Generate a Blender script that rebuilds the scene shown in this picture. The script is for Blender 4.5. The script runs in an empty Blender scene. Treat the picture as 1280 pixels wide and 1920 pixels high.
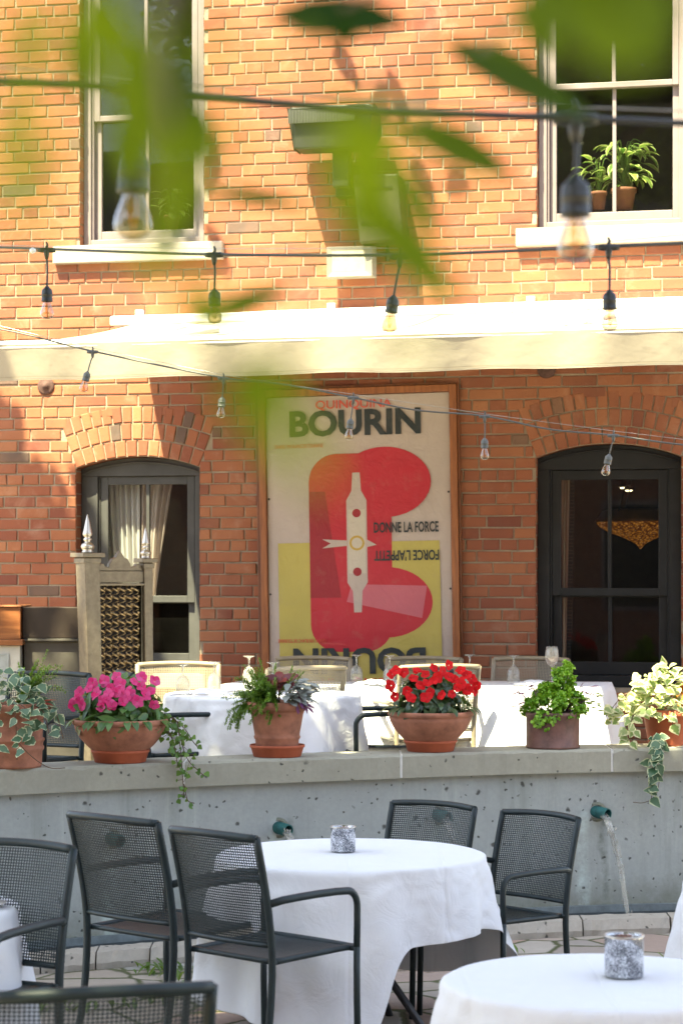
import bpy, math, random
from mathutils import Vector, Matrix, Quaternion, noise
R = random.Random(7)
PI = math.pi
sc = bpy.context.scene
C = sc.collection
# ------------------------------------------------------------------ camera model (pixel -> place)
F, H, YH = 4200.0, 1.8, 1080.0          # focal length in photo pixels, eye height, horizon row


def at(px, py, Y):
    return Vector(((px - 640) / F * Y, Y, H + (YH - py) / F * Y))


WA = math.atan(0.22)                     # the brick facade is turned a little from the lens
WC, WS = math.cos(WA), math.sin(WA)
WY = 14.5


def wt(px, q=0.0):                       # along-wall coordinate of a photo column, q metres behind the face
    dx = (px - 640) / F
    return (dx * (WY + q * WC) - q * WS) / (WC + dx * WS)


def wl(px, py, q=0.0):
    t = wt(px, q)
    Y = WY - t * WS + q * WC
    return Vector((t, q, H + (YH - py) / F * Y))


def wp(t, q, z):
    return Vector((t * WC + q * WS, WY - t * WS + q * WC, z))


# ------------------------------------------------------------------ objects
def tag(o, label, cat, group=None):
    o['label'] = label
    o['category'] = cat
    if group:
        o['group'] = group
    return o


def thing(name, label, cat, loc=(0, 0, 0), rz=0.0, group=None):
    o = bpy.data.objects.new(name, None)
    C.objects.link(o)
    o.location = loc
    o.rotation_euler = (0, 0, rz)
    o.empty_display_size = 0.1
    return tag(o, label, cat, group)


def copy_tree(o, parent=None):
    c = o.copy()
    C.objects.link(c)
    c.parent = parent
    for ch in list(o.children):
        copy_tree(ch, c)
    return c


class MB:
    """collects faces for ONE mesh object"""

    def __init__(s):
        s.v, s.f, s.m, s.e, s.t, s.sm = [], [], [], [], [], []

    def add(s, vs, fs, m=0, e=None, tint=0.5, smooth=True):
        b = len(s.v)
        s.v.extend([tuple(x) for x in vs])
        s.e.extend(e if e is not None else [0.0] * len(vs))
        for f in fs:
            s.f.append(tuple(b + i for i in f))
            s.m.append(m)
            s.t.append(tint)
            s.sm.append(smooth)

    def box(s, c, d, m=0, rz=0.0, tint=0.5, rot=None):
        x, y, z = d[0] / 2, d[1] / 2, d[2] / 2
        vs = [Vector((a * x, b * y, g * z)) for g in (-1, 1) for a, b in ((-1, -1), (1, -1), (1, 1), (-1, 1))]
        if rot is None:
            rot = Matrix.Rotation(rz, 3, 'Z')
        vs = [rot @ v + Vector(c) for v in vs]
        s.add(vs, [(3, 2, 1, 0), (4, 5, 6, 7), (0, 1, 5, 4), (1, 2, 6, 5), (2, 3, 7, 6), (3, 0, 4, 7)], m, None, tint, False)

    def span(s, a, b, m=0, tint=0.5):      # box between two corners
        a, b = Vector(a), Vector(b)
        s.box((a + b) / 2, [abs(x) for x in (b - a)], m, 0, tint)

    def tube(s, pts, r, n=8, m=0, caps=True, tint=0.5, flat=None):
        pts = [Vector(p) for p in pts]
        N = len(pts)
        rs = r if isinstance(r, (list, tuple)) else [r] * N
        up = None
        vs = []
        for i, p in enumerate(pts):
            d = (pts[min(i + 1, N - 1)] - pts[max(i - 1, 0)])
            if d.length < 1e-9:
                d = Vector((0, 0, 1))
            d.normalize()
            if up is None:
                up = Vector((0, 0, 1)) if abs(d.z) < 0.9 else Vector((0, 1, 0))
            x = d.cross(up)
            if x.length < 1e-6:
                x = d.orthogonal()
            x.normalize()
            y = x.cross(d)
            up = y
            for k in range(n):
                a = 2 * PI * k / n
                ca, sa = math.cos(a), math.sin(a)
                if flat:
                    sa *= flat
                vs.append(p + (x * ca + y * sa) * rs[i])
        fs = []
        for i in range(N - 1):
            for k in range(n):
                k2 = (k + 1) % n
                fs.append((i * n + k, i * n + k2, (i + 1) * n + k2, (i + 1) * n + k))
        s.add(vs, fs, m, None, tint, True)
        if caps:
            b = len(s.v) - N * n
            s.f.append(tuple(b + k for k in reversed(range(n)))); s.m.append(m); s.t.append(tint); s.sm.append(False)
            s.f.append(tuple(b + (N - 1) * n + k for k in range(n))); s.m.append(m); s.t.append(tint); s.sm.append(False)

    def lathe(s, prof, n=32, c=(0, 0, 0), m=0, sx=1.0, sy=1.0, tint=0.5, wob=0.0):
        c = Vector(c)
        vs, fs = [], []
        for r, z in prof:
            for k in range(n):
                a = 2 * PI * k / n
                w = 1 + (wob * noise.noise(Vector((math.cos(a) * 1.5, math.sin(a) * 1.5, z * 6 + c.x * 3))) if wob else 0)
                vs.append(c + Vector((r * w * sx * math.cos(a), r * w * sy * math.sin(a), z)))
        for i in range(len(prof) - 1):
            for k in range(n):
                k2 = (k + 1) % n
                fs.append((i * n + k, i * n + k2, (i + 1) * n + k2, (i + 1) * n + k))
        s.add(vs, fs, m, None, tint, True)

    def grid(s, fn, nu, nv, m=0, closed=False, tint=0.5, smooth=True):
        vs = [fn(i / nu, j / nv) for j in range(nv + 1) for i in range(nu + (0 if closed else 1))]
        w = nu if closed else nu + 1
        fs = []
        for j in range(nv):
            for i in range(nu):
                i2 = (i + 1) % w
                fs.append((j * w + i, j * w + i2, (j + 1) * w + i2, (j + 1) * w + i))
        s.add(vs, fs, m, None, tint, smooth)

    def prism(s, poly, y0, y1, m=0, tint=0.5):   # polygon in x,z pushed along y
        n = len(poly)
        vs = [(x, y0, z) for x, z in poly] + [(x, y1, z) for x, z in poly]
        fs = [tuple(range(n)), tuple(reversed(range(n, 2 * n)))]
        fs += [(i, i + n, (i + 1) % n + n, (i + 1) % n) for i in range(n)]
        s.add(vs, fs, m, None, tint, False)

    def leaf(s, b, d, up, L, W, droop=0.3, fold=0.25, tint=0.5, m=0, prof=None, n=5):
        d = Vector(d).normalized()
        side = d.cross(Vector(up))
        if side.length < 1e-4:
            side = d.orthogonal()
        side.normalize()
        nr = side.cross(d).normalized()
        prof = prof or LANCE
        vs, es, fs = [], [], []
        p = Vector(b)
        dd = d.copy()
        rot = Matrix.Rotation(-droop / (n - 1), 3, side)
        for i in range(n):
            w = prof[i] * W / 2
            vs += [p - side * w + nr * (w * fold), p.copy(), p + side * w + nr * (w * fold)]
            es += [1.0, 0.0, 1.0]
            if i:
                o = (i - 1) * 3
                fs += [(o, o + 1, o + 4, o + 3), (o + 1, o + 2, o + 5, o + 4)]
            p = p + dd * (L / (n - 1))
            dd = rot @ dd
            nr = rot @ nr
        s.add(vs, fs, m, es, tint, True)

    def build(s, name, mats, parent=None, kind=None, bevel=0.0, sub=0, autosmooth=False):
        me = bpy.data.meshes.new(name)
        me.from_pydata(s.v, [], s.f)
        if not isinstance(mats, (list, tuple)):
            mats = [mats]
        for x in mats:
            me.materials.append(x)
        me.polygons.foreach_set('material_index', s.m)
        me.polygons.foreach_set('use_smooth', s.sm)
        a = me.attributes.new('tint', 'FLOAT', 'FACE')
        a.data.foreach_set('value', s.t)
        if any(s.e):
            a = me.attributes.new('rim', 'FLOAT', 'POINT')
            a.data.foreach_set('value', s.e)
        me.update()
        o = bpy.data.objects.new(name, me)
        C.objects.link(o)
        o.parent = parent
        if kind:
            o['kind'] = kind
        if bevel:
            b = o.modifiers.new('bevel', 'BEVEL')
            b.width = bevel
            b.segments = 2
            b.limit_method = 'ANGLE'
        if sub:
            b = o.modifiers.new('subsurf', 'SUBSURF')
            b.levels = b.render_levels = sub
        return o


LANCE = [0.12, 0.75, 1.0, 0.68, 0.02]
OVAL = [0.2, 0.95, 1.0, 0.7, 0.04]
IVY = [0.55, 1.0, 0.78, 0.42, 0.02]
THIN = [0.5, 1.0, 1.0, 0.7, 0.05]


def smooth_path(pts, k=6):
    """Catmull-Rom through the points"""
    pts = [Vector(p) for p in pts]
    out = []
    n = len(pts)
    for i in range(n - 1):
        p0, p1, p2, p3 = pts[max(i - 1, 0)], pts[i], pts[i + 1], pts[min(i + 2, n - 1)]
        for j in range(k):
            t = j / k
            out.append(0.5 * ((2 * p1) + (p2 - p0) * t + (2 * p0 - 5 * p1 + 4 * p2 - p3) * t * t + (3 * p1 - p0 - 3 * p2 + p3) * t ** 3))
    out.append(pts[-1])
    return out


# ------------------------------------------------------------------ materials
class NT:
    def __init__(s, name):
        s.mat = bpy.data.materials.new(name)
        s.mat.use_nodes = True
        s.t = s.mat.node_tree
        s.t.nodes.clear()
        s.out = s.n('ShaderNodeOutputMaterial')

    def n(s, typ, **kw):
        x = s.t.nodes.new(typ)
        for k, v in kw.items():
            if k.startswith('i_'):
                x.inputs[k[2:].replace('_', ' ')].default_value = v
            else:
                setattr(x, k, v)
        return x

    def l(s, a, b):
        s.t.links.new(a, b)

    def coord(s):
        return s.n('ShaderNodeTexCoord').outputs['Object']

    def noise(s, scale, detail=4, rough=0.6, vec=None, dist=0.0):
        x = s.n('ShaderNodeTexNoise')
        x.inputs['Scale'].default_value = scale
        x.inputs['Detail'].default_value = detail
        x.inputs['Roughness'].default_value = rough
        x.inputs['Distortion'].default_value = dist
        s.l(vec or s.coord(), x.inputs['Vector'])
        return x.outputs['Fac']

    def ramp(s, fac, stops):
        x = s.n('ShaderNodeValToRGB')
        e = x.color_ramp.elements
        while len(e) < len(stops):
            e.new(0.5)
        for i, (p, c) in enumerate(stops):
            e[i].position = p
            e[i].color = (c if len(c) == 4 else (*c, 1)) if isinstance(c, tuple) else (c, c, c, 1)
        s.l(fac, x.inputs['Fac'])
        return x.outputs['Color']

    def mix(s, fac, a, b, mode='MIX'):
        x = s.n('ShaderNodeMix', data_type='RGBA', blend_type=mode)
        for sock, v in ((x.inputs[0], fac), (x.inputs[6], a), (x.inputs[7], b)):
            if isinstance(v, (int, float)):
                sock.default_value = v
            elif isinstance(v, tuple):
                sock.default_value = v if len(v) == 4 else (*v, 1)
            else:
                s.l(v, sock)
        return x.outputs[2]

    def math(s, op, a, b=0.0, clamp=False):
        x = s.n('ShaderNodeMath', operation=op, use_clamp=clamp)
        for i, v in enumerate((a, b)):
            if isinstance(v, (int, float)):
                x.inputs[i].default_value = v
            else:
                s.l(v, x.inputs[i])
        return x.outputs[0]

    def bump(s, h, strength=0.3, dist=0.01, normal=None):
        x = s.n('ShaderNodeBump')
        x.inputs['Strength'].default_value = strength
        x.inputs['Distance'].default_value = dist
        s.l(h, x.inputs['Height'])
        if normal:
            s.l(normal, x.inputs['Normal'])
        return x.outputs['Normal']

    def pbsdf(s, col, rough=0.6, metal=0.0, normal=None, spec=0.5, coat=0.0):
        b = s.n('ShaderNodeBsdfPrincipled')
        for sock, v in ((b.inputs['Base Color'], col), (b.inputs['Roughness'], rough), (b.inputs['Metallic'], metal)):
            if isinstance(v, (int, float)):
                sock.default_value = v
            elif isinstance(v, tuple):
                sock.default_value = v if len(v) == 4 else (*v, 1)
            else:
                s.l(v, sock)
        b.inputs['Specular IOR Level'].default_value = spec
        b.inputs['Coat Weight'].default_value = coat
        if normal:
            s.l(normal, b.inputs['Normal'])
        return b.outputs[0]

    def done(s, sh):
        s.l(sh, s.out.inputs['Surface'])
        return s.mat


def sc3(c, k):
    return tuple(min(1.0, x * k) for x in c)


def plain(name, c, rough=0.6, metal=0.0, var=0.18, vs=12.0, bump=0.15, bs=120.0, bd=0.002, spec=0.5, coat=0.0):
    t = NT(name)
    co = t.coord()
    f = t.noise(vs, 5, 0.65, co)
    f2 = t.math('MULTIPLY_ADD', f, 2.2)
    f2.node.inputs[2].default_value = -0.6
    f2.node.use_clamp = True
    col = t.mix(f2, sc3(c, 1 - var), sc3(c, 1 + var))
    nr = t.bump(t.noise(bs, 4, 0.6, co), bump, bd) if bump else None
    return t.done(t.pbsdf(col, rough, metal, nr, spec, coat))


def leafmat(name, c1, c2, rim=None, trans=0.35, rough=0.45, rimpos=0.55, petal=False):
    t = NT(name)
    a = t.n('ShaderNodeAttribute', attribute_name='tint').outputs['Fac']
    col = t.mix(a, c1, c2)
    co = t.coord()
    if rim:
        e = t.n('ShaderNodeAttribute', attribute_name='rim').outputs['Fac']
        e = t.math('ADD', e, t.math('MULTIPLY', t.math('SUBTRACT', t.noise(60, 3, 0.6, co), 0.5), 0.9))
        e = t.ramp(e, [(rimpos, 0.0), (rimpos + 0.12, 1.0)])
        col = t.mix(e, col, rim)
    col = t.mix(t.noise(30, 3, 0.6, co), t.mix(0.25, col, (0, 0, 0)), col)
    s1 = t.pbsdf(col, rough, 0, None, 0.2 if petal else 0.5)
    tr = t.n('ShaderNodeBsdfTranslucent')
    t.l(t.mix(0.4, col, (0.45, 0.6, 0.03), 'MIX') if not (rim or petal) else col, tr.inputs['Color'])
    m = t.n('ShaderNodeMixShader')
    m.inputs[0].default_value = trans
    t.l(s1, m.inputs[1])
    t.l(tr.outputs[0], m.inputs[2])
    return t.done(m.outputs[0])


def thin_glass(name, tint=(1, 1, 1), refl=1.0, rough=0.0, ior=1.45, dirt_glint=0.0, edge=None):
    t = NT(name)
    fr = t.n('ShaderNodeFresnel')
    bf = t.n('ShaderNodeNewGeometry').outputs['Backfacing']      # a thin sheet reflects alike from both sides
    t.l(t.math('POWER', ior, t.math('SUBTRACT', 1.0, t.math('MULTIPLY', bf, 2.0))), fr.inputs['IOR'])
    tr = t.n('ShaderNodeBsdfTransparent')
    tr.inputs['Color'].default_value = (*tint, 1)
    if edge:                             # more glass to look through towards the outline
        lw = t.n('ShaderNodeLayerWeight')
        lw.inputs[0].default_value = 0.35
        t.l(t.mix(lw.outputs['Facing'], tint, edge), tr.inputs['Color'])
    gl = t.n('ShaderNodeBsdfGlossy')
    gl.inputs['Roughness'].default_value = rough
    m = t.n('ShaderNodeMixShader')
    t.l(t.math('MULTIPLY', fr.outputs[0], refl, True), m.inputs[0])
    t.l(tr.outputs[0], m.inputs[1])
    t.l(gl.outputs[0], m.inputs[2])
    sh = m.outputs[0]
    if dirt_glint:  # dirt on window panes; on goblets it paints in pale highlights
        d = t.n('ShaderNodeBsdfDiffuse')
        d.inputs['Color'].default_value = (0.6, 0.58, 0.52, 1)
        m2 = t.n('ShaderNodeMixShader')
        t.l(t.math('MULTIPLY', t.noise(3.0, 6, 0.7), dirt_glint), m2.inputs[0])
        t.l(sh, m2.inputs[1])
        t.l(d.outputs[0], m2.inputs[2])
        sh = m2.outputs[0]
    return t.done(sh)


def mk_brick(name, dark=1.0):
    t = NT(name)
    a = t.n('ShaderNodeAttribute', attribute_name='tint').outputs['Fac']
    co = t.coord()
    base = t.ramp(a, [(0.0, (0.09, 0.07, 0.058)), (0.04, (0.11, 0.08, 0.065)), (0.06, (0.16, 0.05, 0.033)), (0.3, (0.225, 0.071, 0.039)),
                      (0.55, (0.275, 0.094, 0.046)), (0.8, (0.315, 0.12, 0.055)), (1.0, (0.36, 0.155, 0.075))])
    n1 = t.noise(14, 6, 0.7, co)
    base = t.mix(t.ramp(n1, [(0.3, 0.0), (0.75, 0.75)]), base, t.mix(0.5, base, (0.2, 0.09, 0.06)))
    n2 = t.noise(4.0, 5, 0.75, co, 0.6)
    base = t.mix(t.ramp(n2, [(0.55, 0.0), (0.8, 0.4)]), base, (0.5, 0.33, 0.24))       # lime bloom
    mp = t.n('ShaderNodeMapping')
    mp.inputs['Scale'].default_value = (2.2, 2.2, 0.35)
    t.l(co, mp.inputs['Vector'])
    base = t.mix(t.ramp(t.noise(1.0, 6, 0.7, mp.outputs[0], 0.4), [(0.48, 0.0), (0.75, 0.45)]), base, t.mix(0.6, base, (0.11, 0.07, 0.055)))   # soot and rain streaks
    base = t.mix(t.ramp(t.noise(0.9, 4, 0.6, co), [(0.5, 0.0), (0.7, 0.3)]), base, (0.47, 0.24, 0.12))
    n3 = t.noise(90, 3, 0.6, co)
    base = t.mix(t.ramp(n3, [(0.62, 0.0), (0.72, 0.5)]), base, (0.1, 0.04, 0.03))
    h = t.math('ADD', t.math('MULTIPLY', n1, 0.7), t.math('MULTIPLY', n3, 0.5))
    return t.done(t.pbsdf(base, 0.88, 0, t.bump(h, 0.55, 0.006), 0.25))


def mk_concrete(name, c, pits=True, streak=True, vs=2.0, lime=False):
    t = NT(name)
    co = t.coord()
    n1 = t.noise(vs, 7, 0.7, co)
    col = t.mix(n1, sc3(c, 0.72), sc3(c, 1.22))
    n2 = t.noise(45, 4, 0.7, co)
    col = t.mix(t.ramp(n2, [(0.35, 0.0), (0.7, 0.35)]), col, sc3(c, 0.7))
    h = t.math('MULTIPLY', n2, 0.3)
    if streak:
        sp = t.n('ShaderNodeMapping')
        sp.inputs['Scale'].default_value = (5.0, 5.0, 0.35)
        t.l(co, sp.inputs['Vector'])
        n4 = t.noise(1.6, 5, 0.7, sp.outputs[0])
        col = t.mix(t.ramp(n4, [(0.5, 0.0), (0.72, 0.55)]), col, (0.2, 0.23, 0.2))
        col = t.mix(t.ramp(t.noise(2.3, 5, 0.7, sp.outputs[0]), [(0.56, 0.0), (0.7, 0.4)]), col, (0.46, 0.5, 0.47))
        z = t.n('ShaderNodeSeparateXYZ')
        t.l(co, z.inputs[0])
        low = t.math('ADD', z.outputs[2], t.math('MULTIPLY', t.noise(7, 5, 0.7, co), 0.35))
        col = t.mix(t.ramp(low, [(0.2, 0.75), (0.44, 0.0)]), col, (0.13, 0.135, 0.085))     # damp and algae near the foot
    if lime:                             # lime and verdigris runs under the spouts
        sx = t.n('ShaderNodeSeparateXYZ')
        t.l(co, sx.inputs[0])
        wob = t.math('MULTIPLY', t.math('SUBTRACT', t.noise(5, 4, 0.7, co), 0.5), 0.12)
        for xs, w_ in ((1.255, .045), (1.37, .03), (-.315, .05), (-.24, .03), (.485, .05), (-1.11, .05)):
            dx_ = t.math('ABSOLUTE', t.math('ADD', t.math('SUBTRACT', sx.outputs[0], xs), wob))
            mk = t.ramp(t.math('DIVIDE', dx_, w_), [(0.25, 1.0), (1.0, 0.0)])
            mk = t.math('MULTIPLY', mk, t.ramp(sx.outputs[2], [(0.56, 1.0), (0.62, 0.0)]))
            mk = t.math('MULTIPLY', mk, t.ramp(t.noise(16, 5, 0.7, co), [(0.35, 0.0), (0.65, 0.75)]))
            col = t.mix(mk, col, (0.5, 0.6, 0.57) if w_ > .035 else (0.12, 0.14, 0.12))
    if pits:
        for s_, lo, hi in ((13.0, 0.05, 0.10), (30.0, 0.07, 0.14)):
            v = t.n('ShaderNodeTexVoronoi')
            v.inputs['Scale'].default_value = s_
            v.inputs['Randomness'].default_value = 1.0
            wn = t.n('ShaderNodeMixRGB')
            wn.inputs[0].default_value = 0.035
            t.l(co, wn.inputs[1])
            nz = t.n('ShaderNodeTexNoise')
            nz.inputs['Scale'].default_value = 25
            t.l(co, nz.inputs['Vector'])
            t.l(nz.outputs['Color'], wn.inputs[2])
            t.l(wn.outputs[0], v.inputs['Vector'])
            # only some of the cells hold a pit, and of uneven size
            sx = t.n('ShaderNodeSeparateColor')
            t.l(v.outputs['Color'], sx.inputs[0])
            keep = t.ramp(sx.outputs[0], [(0.4 if pits is True else 0.75, 0.0), (1.0, 1.0)])
            dd = t.math('DIVIDE', v.outputs['Distance'], t.math('ADD', t.math('MULTIPLY', keep, 2.2), 0.02))
            pit = t.ramp(dd, [(lo, 1.0), (hi, 0.0)])
            col = t.mix(t.math('MULTIPLY', pit, 0.85), col, (0.045, 0.045, 0.04))
            h = t.math('SUBTRACT', h, pit)
    return t.done(t.pbsdf(col, 0.85, 0, t.bump(h, 0.5, 0.006), 0.3))


def mk_cloth(name, c=(0.85, 0.86, 0.88)):
    t = NT(name)
    co = t.coord()
    n = t.noise(9, 6, 0.62, co, 1.2)
    fine = t.noise(520, 2, 0.5, co)
    h = t.math('ADD', t.math('MULTIPLY', n, 1.0), t.math('MULTIPLY', fine, 0.02))
    # ironed fold lines
    sx = t.n('ShaderNodeSeparateXYZ')
    t.l(co, sx.inputs[0])
    for o_, wd in ((sx.outputs[0], 0.36), (sx.outputs[1], 0.41)):
        pp = t.n('ShaderNodeMath', operation='PINGPONG')
        t.l(t.math('ADD', o_, t.math('MULTIPLY', t.noise(2.5, 2, 0.5, co), 0.02)), pp.inputs[0])
        pp.inputs[1].default_value = wd / 2
        h = t.math('SUBTRACT', h, t.ramp(pp.outputs[0], [(0.0, 0.35), (0.012, 0.0)]))
    vx = t.n('ShaderNodeTexVoronoi', feature='SMOOTH_F1')
    vx.inputs['Scale'].default_value = 3.2
    t.l(co, vx.inputs['Vector'])
    h = t.math('ADD', h, t.math('MULTIPLY', vx.outputs['Distance'], 0.5))
    nr = t.bump(h, 0.36, 0.02)
    s1 = t.pbsdf(t.mix(n, sc3(c, 0.96), c), 0.9, 0, nr, 0.15)
    tr = t.n('ShaderNodeBsdfTranslucent')
    tr.inputs['Color'].default_value = (*c, 1)
    m = t.n('ShaderNodeMixShader')
    m.inputs[0].default_value = 0.18
    t.l(s1, m.inputs[1])
    t.l(tr.outputs[0], m.inputs[2])
    return t.done(m.outputs[0])


def emis(name, c, k):
    t = NT(name)
    e = t.n('ShaderNodeEmission')
    e.inputs[0].default_value = (*c, 1)
    e.inputs[1].default_value = k
    return t.done(e.outputs[0])


m_brick = mk_brick('brick_clay')
m_mortar = plain('lime_mortar', (0.27, 0.22, 0.16), 0.95, var=0.3, vs=9, bump=0.5, bs=90, bd=0.006)
m_wallconc = mk_concrete('board_cast_concrete', (0.355, 0.385, 0.375), True, True, 2.0, True)
m_coping = mk_concrete('coping_stone', (0.33, 0.325, 0.265), 0.6, False, 5.0)
m_kerb = mk_concrete('kerb_limestone', (0.36, 0.33, 0.28), True, False, 6.0)
m_sill = plain('painted_sill', (0.33, 0.295, 0.25), 0.7, var=0.12, vs=7, bump=0.2, bs=60)
m_taupe = plain('taupe_frame_paint', (0.2, 0.165, 0.165), 0.5, var=0.1, bump=0.05)
m_black = plain('charcoal_frame_paint', (0.015, 0.016, 0.0175), 0.45, var=0.3, vs=6, bump=0.05, spec=0.25)
m_navy = plain('slate_frame_paint', (0.06, 0.06, 0.058), 0.55, var=0.25, vs=5, bump=0.06, spec=0.25)
m_pane = thin_glass('window_glass', (0.8, 0.83, 0.82), 1.1, 0.0, 1.5, 0.008)
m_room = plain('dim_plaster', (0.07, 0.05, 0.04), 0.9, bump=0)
m_grey = plain('slate_powder_coat', (0.0125, 0.0225, 0.025), 0.45, 0.0, var=0.3, vs=14, bump=0.08, bs=300, bd=0.001, spec=0.35)
m_beige = plain('sand_powder_coat', (0.25, 0.21, 0.145), 0.4, 0.0, var=0.12, vs=20, bump=0.06, bs=300, bd=0.001)
m_cloth = mk_cloth('white_linen')
m_terra = plain('old_terracotta', (0.30, 0.125, 0.075), 0.85, var=0.42, vs=11, bump=0.35, bs=70, bd=0.004)
m_saucer = plain('new_terracotta', (0.36, 0.085, 0.035), 0.75, var=0.15, vs=14, bump=0.15, bs=90)
m_rusty = plain('brown_glazed_clay', (0.13, 0.062, 0.048), 0.55, var=0.4, vs=14, bump=0.3, bs=60, bd=0.004)
m_soil = plain('potting_soil', (0.03, 0.02, 0.014), 0.95, bump=0.8, bs=90, bd=0.01)
m_blackmetal = plain('black_iron', (0.02, 0.02, 0.022), 0.4, 0.0, var=0.2, bump=0.05)
m_rubber = plain('black_rubber', (0.014, 0.016, 0.016), 0.42, var=0.3, bump=0.05)
m_wire = plain('galvanised_wire', (0.35, 0.34, 0.32), 0.35, 0.9, bump=0)
m_copper = plain('verdigris_copper', (0.02, 0.115, 0.115), 0.65, 0.2, var=0.45, vs=30, bump=0.3, bs=60)
m_water = thin_glass('falling_water', (0.95, 0.97, 0.97), 3.4, 0.06, 1.33, 0.5)
m_glass = thin_glass('goblet_glass', (0.95, 0.96, 0.97), 1.8, 0.0, 1.45, 0.45, (0.6, 0.64, 0.66))  # pale diffuse share paints white highlights into the clear glass
m_bulb = thin_glass('bulb_glass', (0.9, 0.78, 0.6), 2.6, 0.03, 1.5, 0.03, (0.14, 0.09, 0.05))
m_filament = plain('filament', (0.55, 0.2, 0.04), 0.4, 0.4, bump=0)
SKY_K, SUN_E, EXPO = 0.101, 5.0, 2.66
# ================================================================== GROUND, TERRACE, GARDEN WALL
def cf(px):                              # front edge of the coping (distance) along the photo columns; the wall is curved in plan
    pts = [(-900, 9.2), (-300, 9.95), (0, 10.4), (300, 10.78), (640, 11.16), (960, 11.52), (1280, 11.72), (1700, 11.8), (2300, 11.7)]
    for i in range(len(pts) - 1):
        if px <= pts[i + 1][0] or i == len(pts) - 2:
            p0, p1, p2, p3 = pts[max(i - 1, 0)][1], pts[i][1], pts[i + 1][1], pts[min(i + 2, len(pts) - 1)][1]
            t = (px - pts[i][0]) / (pts[i + 1][0] - pts[i][0])
            return 0.5 * (2 * p1 + (p2 - p0) * t + (2 * p0 - 5 * p1 + 4 * p2 - p3) * t * t + (3 * p1 - p0 - 3 * p2 + p3) * t ** 3)


def cpt(px, off, z):                     # a point OFF metres behind the coping edge
    Y = cf(px)
    return Vector(((px - 640) / F * Y, Y + off, z))


def sweep(mb, a, b, prof, n, m=0, tint=0.5, ends=True):
    """profile of (offset, z) carried along the curve from column a to column b"""
    k = len(prof)
    vs = [cpt(a + (b - a) * i / n, o, z) for i in range(n + 1) for o, z in prof]
    fs = [(i * k + j, i * k + (j + 1) % k, (i + 1) * k + (j + 1) % k, (i + 1) * k + j) for i in range(n) for j in range(k)]
    if ends:
        fs += [tuple(reversed(range(k))), tuple(n * k + j for j in range(k))]
    mb.add(vs, fs, m, None, tint, False)


ZC, ZT = 0.90, 0.43                      # coping top, terrace floor


def mk_paving():
    t = NT('mossy_flagstones')
    co = t.coord()
    v = t.n('ShaderNodeTexVoronoi', feature='DISTANCE_TO_EDGE')
    v.inputs['Scale'].default_value = 2.6
    t.l(co, v.inputs['Vector'])
    v2 = t.n('ShaderNodeTexVoronoi')
    v2.inputs['Scale'].default_value = 2.6
    t.l(co, v2.inputs['Vector'])
    sx = t.n('ShaderNodeSeparateColor')
    t.l(v2.outputs['Color'], sx.inputs[0])
    st = t.ramp(sx.outputs[0], [(0, (0.33, 0.28, 0.23)), (0.5, (0.42, 0.38, 0.33)), (0.8, (0.36, 0.25, 0.2)), (1, (0.3, 0.3, 0.28))])
    st = t.mix(t.noise(9, 6, 0.7, co), t.mix(0.4, st, (0.1, 0.1, 0.08)), st)
    j = t.math('ADD', v.outputs['Distance'], t.math('MULTIPLY', t.math('SUBTRACT', t.noise(14, 4, 0.7, co), 0.5), 0.06))
    jm = t.ramp(j, [(0.012, 1.0), (0.04, 0.0)])
    moss = t.mix(t.noise(40, 3, 0.6, co), (0.05, 0.055, 0.025), (0.1, 0.11, 0.05))
    col = t.mix(jm, st, moss)
    return t.done(t.pbsdf(col, 0.9, 0, t.bump(t.math('SUBTRACT', t.noise(30, 4, 0.6, co), jm), 0.5, 0.01), 0.2))


g = MB()
g.add([(-60, -60, 0), (60, -60, 0), (60, 60, 0), (-60, 60, 0)], [(0, 1, 2, 3)], 0, None, 0.5, False)
g.build('patio_ground', mk_paving(), None, 'structure')
g = MB()
sweep(g, -700, 2000, [(0.2, 0.02), (0.2, ZT), (6.5, ZT), (6.5, 0.02)], 30)
g.build('terrace_floor', plain('terrace_flags', (0.16, 0.13, 0.1), 0.85, var=0.25, vs=4, bump=0.3, bs=40), None, 'structure')

gw = thing('garden_wall', 'low curved grey concrete retaining wall with pitted face and stone coping', 'wall', cpt(640, 0.1, 0))
M0 = Matrix.Translation(-Vector(gw.location))


def under(o, root):                      # parent a mesh built in world coordinates
    o.parent = root
    o.matrix_parent_inverse = root.matrix_basis.inverted() if root.parent is None else Matrix()
    return o


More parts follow.
